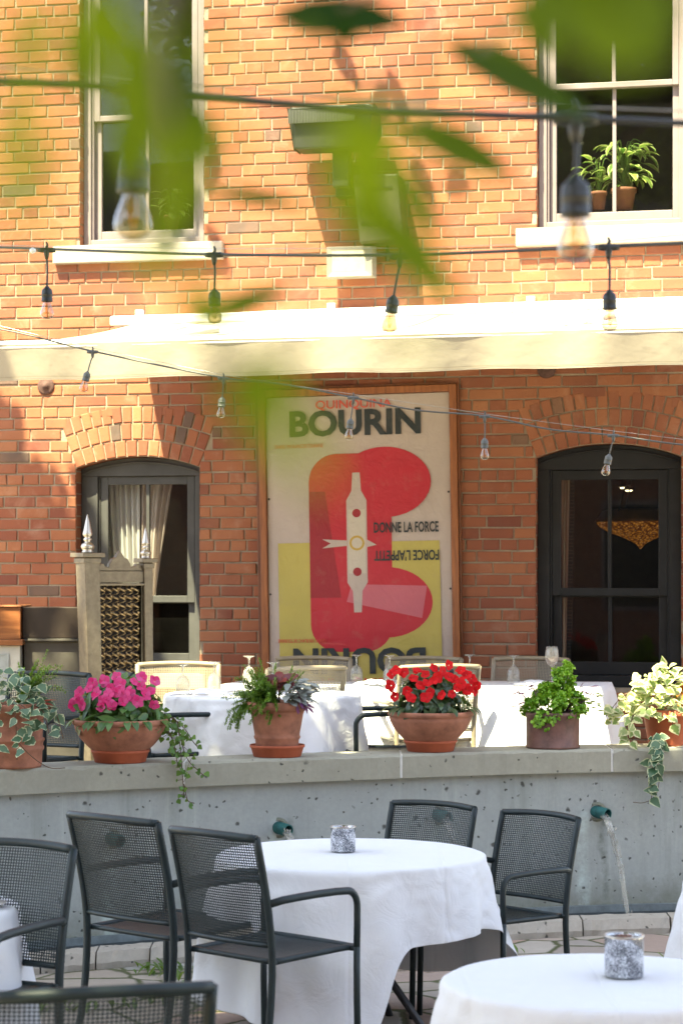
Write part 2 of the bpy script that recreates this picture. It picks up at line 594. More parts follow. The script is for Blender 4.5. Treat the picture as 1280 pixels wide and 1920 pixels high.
b = MB()
sweep(b, -650, 1950, [(0.05, -0.05), (0.05, ZC - 0.122), (0.30, ZC - 0.122), (0.30, -0.05)], 70)
under(b.build('wall_body', m_wallconc), gw)
js = [-640, -60, 345, 752, 1147, 1540, 1940]
for i in range(len(js) - 1):
    b = MB()
    n = max(6, int((js[i + 1] - js[i]) / 14))
    # a slightly worn arris and chipped top edge
    k = 8
    vs, fs = [], []
    for s_ in range(n + 1):
        px = js[i] + 2.2 + (js[i + 1] - js[i] - 4.4) * s_ / n
        w = 0.004 * noise.noise(Vector((px * 0.05, i, 0))) + 0.003 * noise.noise(Vector((px * 0.21, i, 5)))
        ch = max(0, noise.noise(Vector((px * 0.13, 3, i)))) ** 2 * 0.03
        for o, z in ((w, ZC - 0.12), (w, ZC - 0.012 - ch), (0.010 + ch * 0.8, ZC), (0.335, ZC), (0.343, ZC - 0.01), (0.343, ZC - 0.12)):
            vs.append(cpt(px, o, z + (0 if z < ZC - 0.02 else 0.002 * noise.noise(Vector((px * 0.03, 7, i))))))
    k = 6
    fs = [(a * k + j, a * k + (j + 1) % k, (a + 1) * k + (j + 1) % k, (a + 1) * k + j) for a in range(n) for j in range(k)]
    fs += [tuple(reversed(range(k))), tuple(n * k + j for j in range(k))]
    b.add(vs, fs, 0, None, 0.5, False)
    under(b.build('coping_stone', m_coping), gw)
for px in js[1:-1]:
    b = MB()
    sweep(b, px - 2.2, px + 2.2, [(0.004, ZC - 0.118), (0.004, ZC - 0.004), (0.338, ZC - 0.004), (0.338, ZC - 0.118)], 1)
    under(b.build('mortar_joint', plain('pale_mortar', (0.6, 0.6, 0.57), 0.9, var=0.15)), gw)

# drain channel at the foot of the wall
dg = thing('drain_channel', 'long metal drain grating along the foot of the concrete wall', 'drain', cpt(640, -0.1, 0.0))
b = MB()
sweep(b, -500, 1800, [(0.018, 0.02), (0.018, 0.085), (0.048, 0.085), (0.048, 0.02)], 50)
sweep(b, -500, 1800, [(-0.235, 0.02), (-0.235, 0.062), (-0.215, 0.062), (-0.215, 0.02)], 50)
under(b.build('frame', plain('zinc_frame', (0.2, 0.24, 0.25), 0.5, 0.4, var=0.3, bump=0.1)), dg)
b = MB()
for i in range(12):
    o = -0.212 + 0.019 * i
    sweep(b, -500, 1800, [(o, 0.03), (o, 0.052), (o + 0.007, 0.052), (o + 0.007, 0.03)], 50)
px = -100
while px < 1400:
    p = cpt(px, -0.1, 0.041)
    b.box(p, (0.007, 0.23, 0.018))
    px += 10
under(b.build('grating', plain('dark_zinc', (0.07, 0.085, 0.09), 0.5, 0.5, var=0.3, bump=0)), dg)
kb = thing('stone_kerb', 'rough pale stone kerb in front of the drain grating', 'kerb', cpt(640, -0.3, 0))
px = -300.0
i = 0
while px < 1650:
    w = R.uniform(95, 170)
    b = MB()
    n, k = 10, 6
    vs, fs = [], []
    fo = R.uniform(-0.44, -0.38)
    for s_ in range(n + 1):
        p = px + 1.5 + (w - 3) * s_ / n
        q = 0.025 * noise.noise(Vector((p * 0.04, 2, 0))) + 0.012 * noise.noise(Vector((p * 0.2, 2, 9)))
        for o, z in ((fo + q, -0.02), (fo + q * 0.4 - 0.005, 0.03), (fo + 0.02 + q, 0.078), (-0.26, 0.082), (-0.238, 0.07), (-0.238, -0.02)):
            vs.append(cpt(p, o, z + 0.006 * noise.noise(Vector((p * 0.08, o * 9, 4)))))
    fs = [(a * k + j, a * k + (j + 1) % k, (a + 1) * k + (j + 1) % k, (a + 1) * k + j) for a in range(n) for j in range(k)]
    fs += [tuple(reversed(range(k))), tuple(n * k + j for j in range(k))]
    b.add(vs, fs, 0, None, 0.5, False)
    under(b.build('kerb_stone', m_kerb), kb)
    px += w
    i += 1

# weeds in the paving joints
b = MB()
for i in range(1300):
    x, y = R.uniform(-2.2, 1.6), R.uniform(9.2, 11.0)
    if noise.noise(Vector((x * 2.2, y * 2.2, 0))) < 0.3:
        continue
    for _ in range(2):
        a = R.uniform(0, 2 * PI)
        b.leaf((x + R.uniform(-.02, .02), y + R.uniform(-.02, .02), 0), (math.cos(a), math.sin(a), R.uniform(0.6, 2)), (0, 0, 1), R.uniform(0.03, 0.08), R.uniform(0.012, 0.025), 0.8, 0.2, R.random(), 0, OVAL, 4)
b.build('paving_weeds', leafmat('weed_leaf', (0.05, 0.11, 0.02), (0.12, 0.2, 0.03)), None, 'stuff')

# ================================================================== WATER SPOUTS
def spout(px, py, label, stream_pts, slabel, ang):
    Y = cf(px) + 0.05
    p = at(px, py, Y)
    t = thing('water_spout', label, 'spout', p, group='copper water spouts in the concrete wall')
    d = Vector((math.sin(ang), -math.cos(ang), -0.12)).normalized()
    b = MB()
    b.tube([d * -0.05, d * 0.075], 0.031, 20, caps=False)
    b.tube([d * 0.075, d * -0.05], 0.026, 20, caps=False)
    x = d.orthogonal().normalized()
    y = d.cross(x)
    n = 20
    vs = [d * 0.075 + (x * math.cos(2 * PI * k / n) + y * math.sin(2 * PI * k / n)) * r for r in (0.031, 0.026) for k in range(n)]
    b.add(vs, [(k, (k + 1) % n, n + (k + 1) % n, n + k) for k in range(n)])
    b.build('pipe', m_copper, t)
    b = MB()
    b.tube([d * -0.045, d * -0.04], 0.026, 20)
    b.build('pipe_inside', m_rubber, t)
    b = MB()
    b.lathe([(0.05, -0.004), (0.052, 0.004), (0.037, 0.006)], 20)
    o = b.build('collar', m_wallconc, t)
    o.rotation_euler = (PI / 2, 0, 0)
    if stream_pts:
        path = smooth_path([p + d * 0.05 + Vector((0, 0, -0.012))] + stream_pts, 8)
        n = len(path)
        for sub in range(1):
            b = MB()
            b.tube([q + Vector((0.006 * noise.noise(q * 9), 0.004 * noise.noise(q * 8 + Vector((3, 0, 0))), 0)) for q in path],
                   [0.026 * (1 - 0.62 * (k / n) ** 0.6) * (1 + 0.35 * noise.noise(Vector((k * 0.5, sub, 2)))) for k in range(n)], 14, flat=0.6)
            for j in range(9):
                rr = random.Random(j + int(px))
                a0 = rr.randint(0, n // 3)
                a1 = min(n - 1, a0 + rr.randint(n // 3, n // 2))
                off = Vector((rr.uniform(-.014, .014), rr.uniform(-.01, .01), 0))
                b.tube([path[k] + off + Vector((0.006 * noise.noise(path[k] * 14 + off * 99), 0, 0)) for k in range(a0, a1)], [0.0045 + 0.003 * noise.noise(Vector((k * .7, j, 0))) for k in range(a0, a1)], 6)
            for j in range(60):
                rr = random.Random(j * 7 + int(px))
                k = rr.randint(n // 6, n - 1)
                c = path[k] + Vector((rr.gauss(0, .012), rr.gauss(0, .012), rr.gauss(0, .02)))
                rd = rr.uniform(0.002, 0.005)
                b.tube([c - Vector((0, 0, rd * 2)), c - Vector((0, 0, rd * 0.6)), c + Vector((0, 0, rd)), c + Vector((0, 0, rd * 2.4))], [rd * .5, rd, rd * .8, rd * .2], 6)
            o = b.build('water_stream', m_water)
            tag(o, slabel, 'water stream', 'water streams falling from the copper spouts')


Yw = cf(1115) + 0.05
spout(1118, 1522, 'teal copper pipe spout pouring water beyond the end chair of the table',
      [at(1140, 1545, Yw - .17), at(1155, 1590, Yw - .2), at(1164, 1640, Yw - .215), at(1172, 1690, Yw - .225), at(1180, 1742, Yw - .235)],
      'thin clear stream of water arching down beside the end chair', 0.75)
Yw = cf(525) + 0.05
spout(522, 1552, 'dark copper pipe spout on the wall just behind the chair with the tilted back',
      [at(545, 1575, Yw - .16), at(556, 1620, Yw - .2), at(562, 1680, Yw - .215), at(566, 1760, Yw - .22)],
      'stream of water dropping behind the round white table', 0.75)
Yw = cf(822) + 0.05
spout(820, 1528, 'copper pipe spout seen through the mesh back of a dark chair',
      [at(842, 1552, Yw - .16), at(854, 1600, Yw - .2), at(861, 1660, Yw - .215), at(866, 1745, Yw - .22)],
      'stream of water seen through the mesh of the dark chair back', 0.75)
Yw = cf(200) + 0.05
spout(208, 1572, 'copper pipe spout glimpsed through the mesh of the tall dark chair',
      None, '', 0.75)
# ================================================================== BRICK BUILDING
bd = thing('brick_building', 'old red brick building with arched lower windows and taller pale framed windows above', 'building', (0, WY, 0), -WA)
CH = 0.0743                              # course height
# openings in wall coordinates: x0, x1, z0, z1 (spring line when arched), rise
def opening(pxa, pxb, pyt, pyb, rise=0.0):
    a, b_ = wl(pxa, pyb), wl(pxb, pyt)
    zb = (wl(pxa, pyb).z + wl(pxb, pyb).z) / 2
    zt = (wl(pxa, pyt).z + wl(pxb, pyt).z) / 2
    return [a.x, b_.x, zb, zt, rise]


O_ll = opening(143, 374, 877, 1262, 0.075)   # lower, west
O_lr = opening(1004, 1276, 857, 1290, 0.085)
O_ul = opening(150, 382, -130, 458)
O_ur = opening(1006, 1290, -160, 424)
O_ul[3] = O_ur[3] = 6.05
OPS = [O_ll, O_lr, O_ul, O_ur]
XL, XR, ZB, ZTOP = -3.9, 3.9, 0.40, 6.75


def arch_z(o, x):
    if o[4] <= 0:
        return o[3]
    c = (o[0] + o[1]) / 2
    hw = (o[1] - o[0]) / 2
    rad = (hw * hw + o[4] ** 2) / (2 * o[4])
    return o[3] + math.sqrt(max(rad * rad - (x - c) ** 2, 0)) - (rad - o[4])


# mortar bed: strips with the openings left out, deep reveals
mw = MB()
xs = {XL, XR}
for o in OPS:
    n = 18 if o[4] else 1
    for i in range(n + 1):
        xs.add(o[0] + (o[1] - o[0]) * i / n)
xs = sorted(xs)
YF, YB = 0.007, 0.30                     # mortar face lies 7 mm behind the brick faces
for xa, xb in zip(xs[:-1], xs[1:]):
    if xb - xa < 1e-6:
        continue
    xm = (xa + xb) / 2
    cuts = sorted([(o[2], o) for o in OPS if o[0] < xm < o[1]], key=lambda q: q[0])
    za = zb_ = ZB
    for z0, o in cuts:
        mw.add([(xa, YF, za), (xb, YF, zb_), (xb, YF, z0), (xa, YF, z0)], [(0, 1, 2, 3)], 1, None, 0.5, False)
        mw.add([(xa, YF, z0), (xb, YF, z0), (xb, YB, z0), (xa, YB, z0)], [(0, 1, 2, 3)], 1, None, 0.5, False)
        za, zb_ = arch_z(o, xa), arch_z(o, xb)
        mw.add([(xa, YF, za), (xb, YF, zb_), (xb, YB, zb_), (xa, YB, za)], [(3, 2, 1, 0)], 0, None, 0.45, False)
    mw.add([(xa, YF, za), (xb, YF, zb_), (xb, YF, ZTOP), (xa, YF, ZTOP)], [(0, 1, 2, 3)], 1, None, 0.5, False)
for o in OPS:                            # jambs: toothed brick ends in the reveals
    z_ = o[2]
    while z_ < o[3] - .005:
        zn = min(z_ + CH, o[3])
        ti = min(1, max(.07, R.gauss(.4, .2)))
        d_ = R.uniform(-.003, .002)
        for xx, sg in ((o[0] + d_, 1), (o[1] - d_, -1)):
            f_ = (0, 1, 2, 3) if sg > 0 else (3, 2, 1, 0)
            mw.add([(xx, 0.002, z_ + .005), (xx, YB, z_ + .005), (xx, YB, zn - .005), (xx, 0.002, zn - .005)], [f_], 0, None, ti, False)
        for xx, sg in ((o[0] - .006, 1), (o[1] + .006, -1)):
            f_ = (0, 1, 2, 3) if sg > 0 else (3, 2, 1, 0)
            mw.add([(xx, YF, z_), (xx, YB, z_), (xx, YB, zn), (xx, YF, zn)], [f_], 1, None, .5, False)
        z_ = zn
mw.add([(XL, YF, ZTOP), (XR, YF, ZTOP), (XR, 3, ZTOP), (XL, 3, ZTOP)], [(0, 1, 2, 3)], 1, None, 0.5, False)
mw.add([(XL, YF, ZB), (XL, YF, ZTOP), (XL, 3, ZTOP), (XL, 3, ZB)], [(0, 1, 2, 3)], 1, None, 0.5, False)
mw.add([(XR, YF, ZB), (XR, YF, ZTOP), (XR, 3, ZTOP), (XR, 3, ZB)], [(3, 2, 1, 0)], 1, None, 0.5, False)


def brick(poly, tint, proud):
    """one brick face: polygon (x, z) with a worn inset edge"""
    n = len(poly)
    cx = sum(p[0] for p in poly) / n
    cz = sum(p[1] for p in poly) / n
    d = 0.0045
    f = [(x + (d if x < cx else -d), z + (d if z < cz else -d)) for x, z in poly]
    tl = [R.uniform(-0.0012, 0.0012) for _ in range(n)]
    vs = [(x, -proud + tl[i], z) for i, (x, z) in enumerate(f)]
    vs += [(x, -proud + 0.0038, z) for x, z in poly]
    vs += [(x, YF + 0.003, z) for x, z in poly]
    fs = [tuple(range(n))]
    for i in range(n):
        j = (i + 1) % n
        fs.append((i + n, j + n, j, i))
        fs.append((i + 2 * n, j + 2 * n, j + n, i + n))
    mw.add(vs, fs, 0, None, tint, False)


def tint_():
    return R.uniform(0.0, 0.05) if R.random() < 0.022 else min(1, max(0.07, R.gauss(0.5, 0.2)))


RINGS = 3
RH = 0.112                               # ring height


def arch_outer(o, x):                    # top of the brick rings over an arched opening
    c = (o[0] + o[1]) / 2
    hw = (o[1] - o[0]) / 2
    rad = (hw * hw + o[4] ** 2) / (2 * o[4])
    ro = rad + RH * RINGS
    zc_ = o[3] + o[4] - rad
    th = math.asin(min(1, hw / rad))
    return c, zc_, rad, ro, th


row = 0
z = ZB
JT = 0.0095
L_ = 0.222
while z < ZTOP - 0.02:
    header = row % 6 == 3
    bl = L_ / 2 if header else L_
    x = XL + (0.0 if row % 2 else -L_ / 2) + R.uniform(-.01, .01) - (L_ / 4 if header else 0)
    dz = R.uniform(-0.0015, 0.0015)
    while x < XR:
        w = bl * R.uniform(0.965, 1.035)
        x0, x1 = x + JT / 2, x + w - JT / 2
        z0, z1 = z + JT / 2 + dz, z + CH - JT / 2 + dz + R.uniform(-.001, .001)
        x += w
        segs = [(max(x0, XL), min(x1, XR))]
        for o in OPS:
            ns = []
            for a, b_ in segs:
                if o[4] == 0:
                    zlo, zhi = o[2], o[3]
                    if z1 < zlo + 0.002 or z0 > zhi - 0.002 or b_ < o[0] or a > o[1]:
                        ns.append((a, b_))
                        continue
                    if a < o[0] - 0.03:
                        ns.append((a, o[0] - 0.002))
                    if b_ > o[1] + 0.03:
                        ns.append((o[1] + 0.002, b_))
                else:
                    c, zc_, rad, ro, th = arch_outer(o, 0)
                    zm = (z0 + z1) / 2
                    if z1 < o[2]:
                        ns.append((a, b_))
                        continue
                    hw = (o[1] - o[0]) / 2 + 0.002
                    if zm > o[3] - 0.0:
                        # half width of the ring body at this height
                        y_ = max(z1, z0) - zc_
                        lim = 0.0
                        if y_ < ro * 0.9999:
                            lo_ = ro * math.sin(th)
                            lim = min(math.sqrt(ro * ro - y_ * y_), 99)
                            yy = (zm - zc_) * math.tan(th)
                            lim = min(lim, yy + 0.004)
                            lim = max(lim, hw if zm < o[3] + o[4] * .3 else 0)
                        if y_ >= ro:
                            lim = 0.0
                        hw = lim
                        if hw <= 0:
                            ns.append((a, b_))
                            continue
                    if b_ < c - hw or a > c + hw:
                        ns.append((a, b_))
                        continue
                    if a < c - hw - 0.028:
                        ns.append((a, c - hw))
                    if b_ > c + hw + 0.028:
                        ns.append((c + hw, b_))
            segs = ns
        for a, b_ in segs:
            if b_ - a < 0.02:
                continue
            j = lambda: R.uniform(-.0018, .0018)
            brick([(a + j(), z0 + j()), (b_ + j(), z0 + j()), (b_ + j(), z1 + j()), (a + j(), z1 + j())], tint_(), max(-0.002, R.gauss(0.001, 0.0016)))
    z += CH
    row += 1
for o in (O_ll, O_lr):                   # rowlock arches
    c, zc_, rad, ro, th = arch_outer(o, 0)
    for k in range(RINGS):
        r0, r1 = rad + RH * k + JT * 0.4, rad + RH * (k + 1) - JT * 0.5
        n = round(2 * th * (r0 + RH / 2) / 0.0735)
        for i in range(n):
            a0 = -th + 2 * th * i / n + JT / 2 / r0
            a1 = -th + 2 * th * (i + 1) / n - JT / 2 / r0
            pl = [(c + r * math.sin(a) + R.uniform(-.0015, .0015), zc_ + r * math.cos(a) + R.uniform(-.0015, .0015)) for r, a in ((r0, a0), (r0, a1), (r1, a1), (r1, a0))]
            brick(pl, tint_(), max(-.001, R.gauss(0.002, 0.0015)))
mw.build('brick_wall', [m_brick, m_mortar], bd)

# rooms behind the windows
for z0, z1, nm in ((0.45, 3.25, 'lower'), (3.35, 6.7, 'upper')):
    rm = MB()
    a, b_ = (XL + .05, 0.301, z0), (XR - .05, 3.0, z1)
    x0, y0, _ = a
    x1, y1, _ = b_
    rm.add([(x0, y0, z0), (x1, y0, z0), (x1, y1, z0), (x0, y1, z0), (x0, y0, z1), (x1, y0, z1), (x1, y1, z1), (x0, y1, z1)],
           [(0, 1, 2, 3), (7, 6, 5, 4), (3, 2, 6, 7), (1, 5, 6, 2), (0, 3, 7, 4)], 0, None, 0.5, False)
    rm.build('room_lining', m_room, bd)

# ------------------------------------------------------------------ sash windows (parts of the building)
def window(o, mat_, mat_sash, zmeet, cas=0.055, cas_l=None, stile=0.042, setb=0.075, arch=False, mid=True, label=None):
    x0, x1, z0, z1, rise = o
    e = 0.002
    x0 += e
    x1 -= e
    w = MB()
    yf, yb = setb, setb + 0.11
    cl = cas_l or cas
    w.span((x0, yf, z0 + e), (x0 + cl, yb, z1 - cas))
    w.span((x1 - cas, yf, z0 + e), (x1, yb, z1 - cas))
    w.span((x0 + cl, yf + .002, z0 + e), (x1 - cas, yb - .002, z0 + cas))
    if arch:
        n = 20
        vs = []
        for i in range(n + 1):
            x = x0 + (x1 - x0) * i / n
            vs += [(x, yf, z1 - cas), (x, yf, arch_z(o, x) - 0.004), (x, yb, z1 - cas), (x, yb, arch_z(o, x) - 0.004)]
        fs = []
        for i in range(n):
            q = i * 4
            fs += [(q, q + 4, q + 5, q + 1), (q + 2, q + 3, q + 7, q + 6), (q, q + 2, q + 6, q + 4)]
        w.add(vs, fs, 0, None, 0.5, False)
        # raised moulding following the head
        w.tube([(x0 + .02 + (x1 - x0 - .04) * i / n, yf - 0.004, arch_z(o, x0 + .02 + (x1 - x0 - .04) * i / n) - 0.035) for i in range(n + 1)], 0.009, 6)
    else:
        w.span((x0, yf, z1 - cas), (x1, yb, z1))
    # stepped stop bead round the opening
    w.span((x0 + cl, yf + .018, z0 + cas), (x0 + cl + .014, yb - .02, z1 - cas))
    w.span((x1 - cas - .014, yf + .018, z0 + cas), (x1 - cas, yb - .02, z1 - cas))
    wn = w.build('window', mat_, bd, bevel=0.003)
    if label:
        wn['label'] = label
    ix0, ix1 = x0 + cl + .016, x1 - cas - .016
    for nm, za, zb_, yo in (('lower', z0 + cas + .002, zmeet + 0.018, yf + 0.058), ('upper', zmeet - 0.018, z1 - cas - .002, yf + 0.022)):
        s = MB()
        d = 0.034
        br = stile * (1.5 if nm == 'lower' else 0.9)
        tr_ = stile * (0.85 if nm == 'lower' else 1.1)
        s.span((ix0, yo, za), (ix0 + stile, yo + d, zb_))
        s.span((ix1 - stile, yo, za), (ix1, yo + d, zb_))
        s.span((ix0 + stile, yo + .001, za), (ix1 - stile, yo + d - .001, za + br))
        s.span((ix0 + stile, yo + .001, zb_ - tr_), (ix1 - stile, yo + d - .001, zb_))
        if mid:
            xm = (ix0 + ix1) / 2
            s.span((xm - .012, yo + .004, za + br), (xm + .012, yo + d - .004, zb_ - tr_))
        so = s.build('sash', mat_sash, wn, bevel=0.003)
        p = MB()
        p.add([(ix0 + stile - .004, yo + d / 2, za + br - .004), (ix1 - stile + .004, yo + d / 2, za + br - .004), (ix1 - stile + .004, yo + d / 2, zb_ - tr_ + .004), (ix0 + stile - .004, yo + d / 2, zb_ - tr_ + .004)], [(0, 1, 2, 3)], 0, None, 0.5, False)
        p.build('pane', m_pane, wn)
    return wn


zr = lambda px, py: wl(px, py).z
window(O_ll, m_navy, m_navy, zr(330, 1125), 0.05, 0.115, 0.05, 0.10, True, label='slate painted arched window partly in sun')
window(O_lr, m_black, m_black, zr(1140, 1112), 0.075, 0.075, 0.055, 0.07, True, label='charcoal painted arched window')
w1 = window(O_ul, m_taupe, m_taupe, zr(270, 213), 0.05, 0.05, 0.04, 0.075, label='taupe sash window above the awning end')
w2 = window(O_ur, m_taupe, m_taupe, zr(1150, 152), 0.05, 0.05, 0.04, 0.075, label='taupe sash window with two potted plants')
for o, wn, xa, xb, pt, pb in ((O_ul, w1, 104, 420, 458, 497), (O_ur, w2, 968, 1330, 424, 455)):
    s = MB()
    za = (wl(xa, pb).z + wl(xb, pb).z) / 2
    a, b_ = wt(xa), wt(xb)
    s.span((a, -0.055, o[2] - 0.118), (b_, 0.16, o[2] - 0.002))
    s.build('sill', m_sill, wn, bevel=0.006)
s = MB()
s.span((O_ll[0] - .05, -0.04, O_ll[2] - .1), (O_ll[1] + .05, .16, O_ll[2] - .002))
s.build('sill', m_sill, bd, bevel=0.006)
# iron anchor plates of the old tie rods
for px, py in ((87, 724), (1024, 692)):
    b = MB()
    p = wl(px, py)
    b.lathe([(0.0, 0.03), (0.018, 0.028), (0.024, 0.012), (0.045, 0.010), (0.058, 0.006), (0.06, 0.0)], 24)
    o = b.build('anchor_plate', plain('rusted_iron', (0.09, 0.045, 0.035), 0.8, 0.2, var=0.4, bump=0.4), bd)
    o.location = p + Vector((0, -.004, 0))
    o.rotation_euler = (PI / 2, 0, 0)

# ------------------------------------------------------------------ things inside the rooms
def local_thing(name, label, cat, t, q, z, group=None):
    return thing(name, label, cat, wp(t, q, z), -WA, group)


def curtain(pxa, pxb, pxc, pxd, pyt, pyb, q, col, label, folds=9, trans=0.5, fringe=False, stripes=None):
    """cloth from (pxa..pxb) at its head to (pxc..pxd) at its foot"""
    a, b_, c_, d_ = wl(pxa, pyt, q), wl(pxb, pyt, q), wl(pxc, pyb, q), wl(pxd, pyb, q)
    zt_, zb_ = a.z, c_.z
    th = local_thing('curtain', label, 'curtain', a.x, q, zb_)
    mb = MB()

    def fn(u, v):
        bend = v ** 0.8
        x = (a.x + (b_.x - a.x) * u) * (1 - bend) + (c_.x + (d_.x - c_.x) * u) * bend - a.x
        y = 0.013 * math.sin(u * folds * 2 * PI + 0.6 * math.sin(v * 5)) + 0.01 * math.sin(u * folds * 4.7 + 2)
        return (x, y, (zt_ - zb_) * (1 - v))
    mb.grid(fn, folds * 10, 24)
    t = NT('curtain_cloth')
    cc = col
    if stripes:
        w = t.n('ShaderNodeTexWave')
        w.inputs['Scale'].default_value = 9
        w.inputs['Distortion'].default_value = 0.6
        t.l(t.coord(), w.inputs['Vector'])
        cc = t.mix(w.outputs['Fac'], col, stripes)
    s1 = t.pbsdf(cc, 0.9, 0, None, 0.1)
    tr = t.n('ShaderNodeBsdfTranslucent')
    tr.inputs['Color'].default_value = (*col, 1)
    m = t.n('ShaderNodeMixShader')
    m.inputs[0].default_value = trans
    t.l(s1, m.inputs[1])
    t.l(tr.outputs[0], m.inputs[2])
    mb.build('drape', t.done(m.outputs[0]), th)
    r = MB()
    r.tube([(-.02, 0, zt_ - zb_ + .01), (b_.x - a.x + .02, 0, zt_ - zb_ + .01)], 0.012, 8)
    r.build('rod', m_blackmetal, th)
    if fringe:
        f = MB()
        for i in range(60):
            v = i / 59
            x, y, z_ = fn(1.0, v)
            f.box((x + .018, y, z_), (0.03, 0.012, 0.012 + 0.008 * (i % 2)))
        f.build('fringe', plain('dark_fringe', (0.02, 0.017, 0.016), 0.9), th)
    return th


curtain(184, 263, 206, 262, 884, 1128, 0.235, (0.85, 0.82, 0.8), 'pale sheer curtain filling half of the arched window behind the screen', 7, 0.5)
curtain(264, 330, 264, 292, 884, 1128, 0.245, (0.7, 0.6, 0.55), 'greyish beige sheer curtain pulled aside in the sunlit arched window', 6, 0.45)
curtain(176, 198, 176, 210, 884, 1128, 0.24, (0.5, 0.17, 0.19), 'dusky pink curtain edge at the slate window jamb', 3, 0.3)
curtain(1042, 1068, 1038, 1060, 874, 1270, 0.235, (0.36, 0.2, 0.15), 'brown striped curtain with dark fringe in the charcoal arched window', 4, 0.25, True, (0.55, 0.42, 0.32))

# amber glass chandelier inside the charcoal window
p = wl(1200, 985, 1.2)
ch = local_thing('chandelier', 'amber glass bowl chandelier glowing inside the charcoal window', 'chandelier', p.x, 1.2, p.z - .14)


def mk_amber():
    t = NT('amber_glass')
    co = t.coord()
    v = t.n('ShaderNodeTexVoronoi')
    v.inputs['Scale'].default_value = 55
    t.l(co, v.inputs['Vector'])
    c = t.ramp(v.outputs['Distance'], [(0.1, (0.9, 0.35, 0.05)), (0.6, (0.14, 0.035, 0.004))])
    e = t.n('ShaderNodeEmission')
    t.l(c, e.inputs[0])
    e.inputs[1].default_value = 0.07
    return t.done(e.outputs[0])


b = MB()
b.lathe([(0.004, -.02), (0.03, 0.01), (0.07, 0.035), (0.14, 0.065), (0.22, 0.095), (0.28, 0.13), (0.30, 0.16)], 40)
b.build('bowl', mk_amber(), ch)
b = MB()
b.lathe([(0.30, 0.165), (0.31, 0.17), (0.30, 0.18), (0.26, 0.235), (0.22, 0.25)], 40)
b.build('rim_band', plain('amber_rim', (0.3, 0.14, 0.04), 0.4, 0.3), ch)
b = MB()
for k in range(3):
    a = 2 * PI * k / 3
    b.tube([(0.26 * math.cos(a), 0.26 * math.sin(a), 0.23), (0, 0, 0.75)], 0.004, 6)
b.build('chain', m_blackmetal, ch)
for i, (px, py) in enumerate(((1170, 914), (1178, 919))):
    p = wl(px, py, 2.2)
    lt = local_thing('ceiling_lamp', ('brighter' if i == 0 else 'smaller') + ' glowing ceiling lamp seen through the charcoal window', 'lamp', p.x, 2.2, p.z)
    b = MB()
    b.lathe([(0.0, -0.01), (0.03 if i == 0 else 0.022, -0.008), (0.034 if i == 0 else 0.026, 0.004)], 16)
    b.build('diffuser', emis('warm_lamp', (1, 0.8, 0.45), 0.9), lt)
    b = MB()
    b.lathe([(0.036, 0.004), (0.044, 0.0), (0.044, 0.02), (0.0, 0.02)], 16)
    b.build('housing', m_blackmetal, lt)

# potted plants on the inner sills of the upper windows
m_pothos = leafmat('pothos_leaf', (0.07, 0.17, 0.02), (0.24, 0.36, 0.05), (0.45, 0.5, 0.18), 0.35)
m_inpot = plain('indoor_terracotta', (0.2, 0.075, 0.035), 0.8, var=0.2)


def sill_plant(px, py, q, pr, ph, nl, sp, label, seed, L=0.13, hz=0.26):
    rr = random.Random(seed)
    p = wl(px, py, q)
    t = local_thing('house_plant', label, 'potted plant', p.x, q, p.z)
    b = MB()
    b.lathe([(0.0, 0.0), (pr * 0.75, 0.0), (pr * 0.95, ph * .8), (pr * 1.05, ph * .8), (pr * 1.08, ph), (pr * .9, ph), (pr * .85, ph * .9), (0, ph * .9)], 24)
    b.build('pot', m_inpot, t)
    b = MB()
    st = MB()
    for i in range(nl):
        a = rr.uniform(0, 2 * PI)
        d = Vector((math.cos(a), math.sin(a) * .6, rr.uniform(0.2, 1.6)))
        r = sp * rr.uniform(0.3, 1)
        top = Vector((0, 0, ph)) + Vector((d.x * r, d.y * r, hz * rr.uniform(0.1, 1.0)))
        mid = Vector((top.x * .4, top.y * .4, ph + (top.z - ph) * .9 + .03))
        path = smooth_path([(0, 0, ph * .9), mid, top], 4)
        st.tube(path, 0.0025, 5)
        dd = (Vector((d.x, d.y, rr.uniform(-.7, .5)))).normalized()
        b.leaf(top, dd, (0, 0, 1), L * rr.uniform(.7, 1.2), L * .48 * rr.uniform(.7, 1.2), rr.uniform(.6, 1.6), 0.25, rr.random(), 0, OVAL, 5)
    b.build('foliage', m_pothos, t)
    st.build('stem', m_pothos, t)
    return t


zs = O_ur[2] + 0.05
sill_plant(1122, 392, 0.25, 0.05, 0.11, 16, 0.1, 'small curly leaved plant in an orange clay pot behind the upper pane', 3, 0.11, 0.2)
sill_plant(1168, 392, 0.27, 0.08, 0.13, 60, 0.17, 'bushy lime green plant in a wide clay pot behind the upper pane', 4, 0.115, 0.3)
sill_plant(322, 430, 0.26, 0.05, 0.09, 26, 0.1, 'small bright plant in a clay pot behind the pane near the awning end', 5, 0.08, 0.16)

# ------------------------------------------------------------------ awning
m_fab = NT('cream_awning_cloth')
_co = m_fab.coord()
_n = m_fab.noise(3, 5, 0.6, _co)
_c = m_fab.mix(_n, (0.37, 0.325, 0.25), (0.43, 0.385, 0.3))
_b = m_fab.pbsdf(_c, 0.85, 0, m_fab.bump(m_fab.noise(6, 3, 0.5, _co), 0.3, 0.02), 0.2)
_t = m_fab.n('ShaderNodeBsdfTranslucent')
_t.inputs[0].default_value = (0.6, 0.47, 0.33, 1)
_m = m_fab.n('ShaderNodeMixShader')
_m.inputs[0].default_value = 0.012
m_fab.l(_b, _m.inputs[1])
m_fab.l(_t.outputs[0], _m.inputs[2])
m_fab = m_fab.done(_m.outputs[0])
m_whitemetal = plain('white_powder_coat', (0.78, 0.77, 0.74), 0.4, var=0.06, bump=0.03)

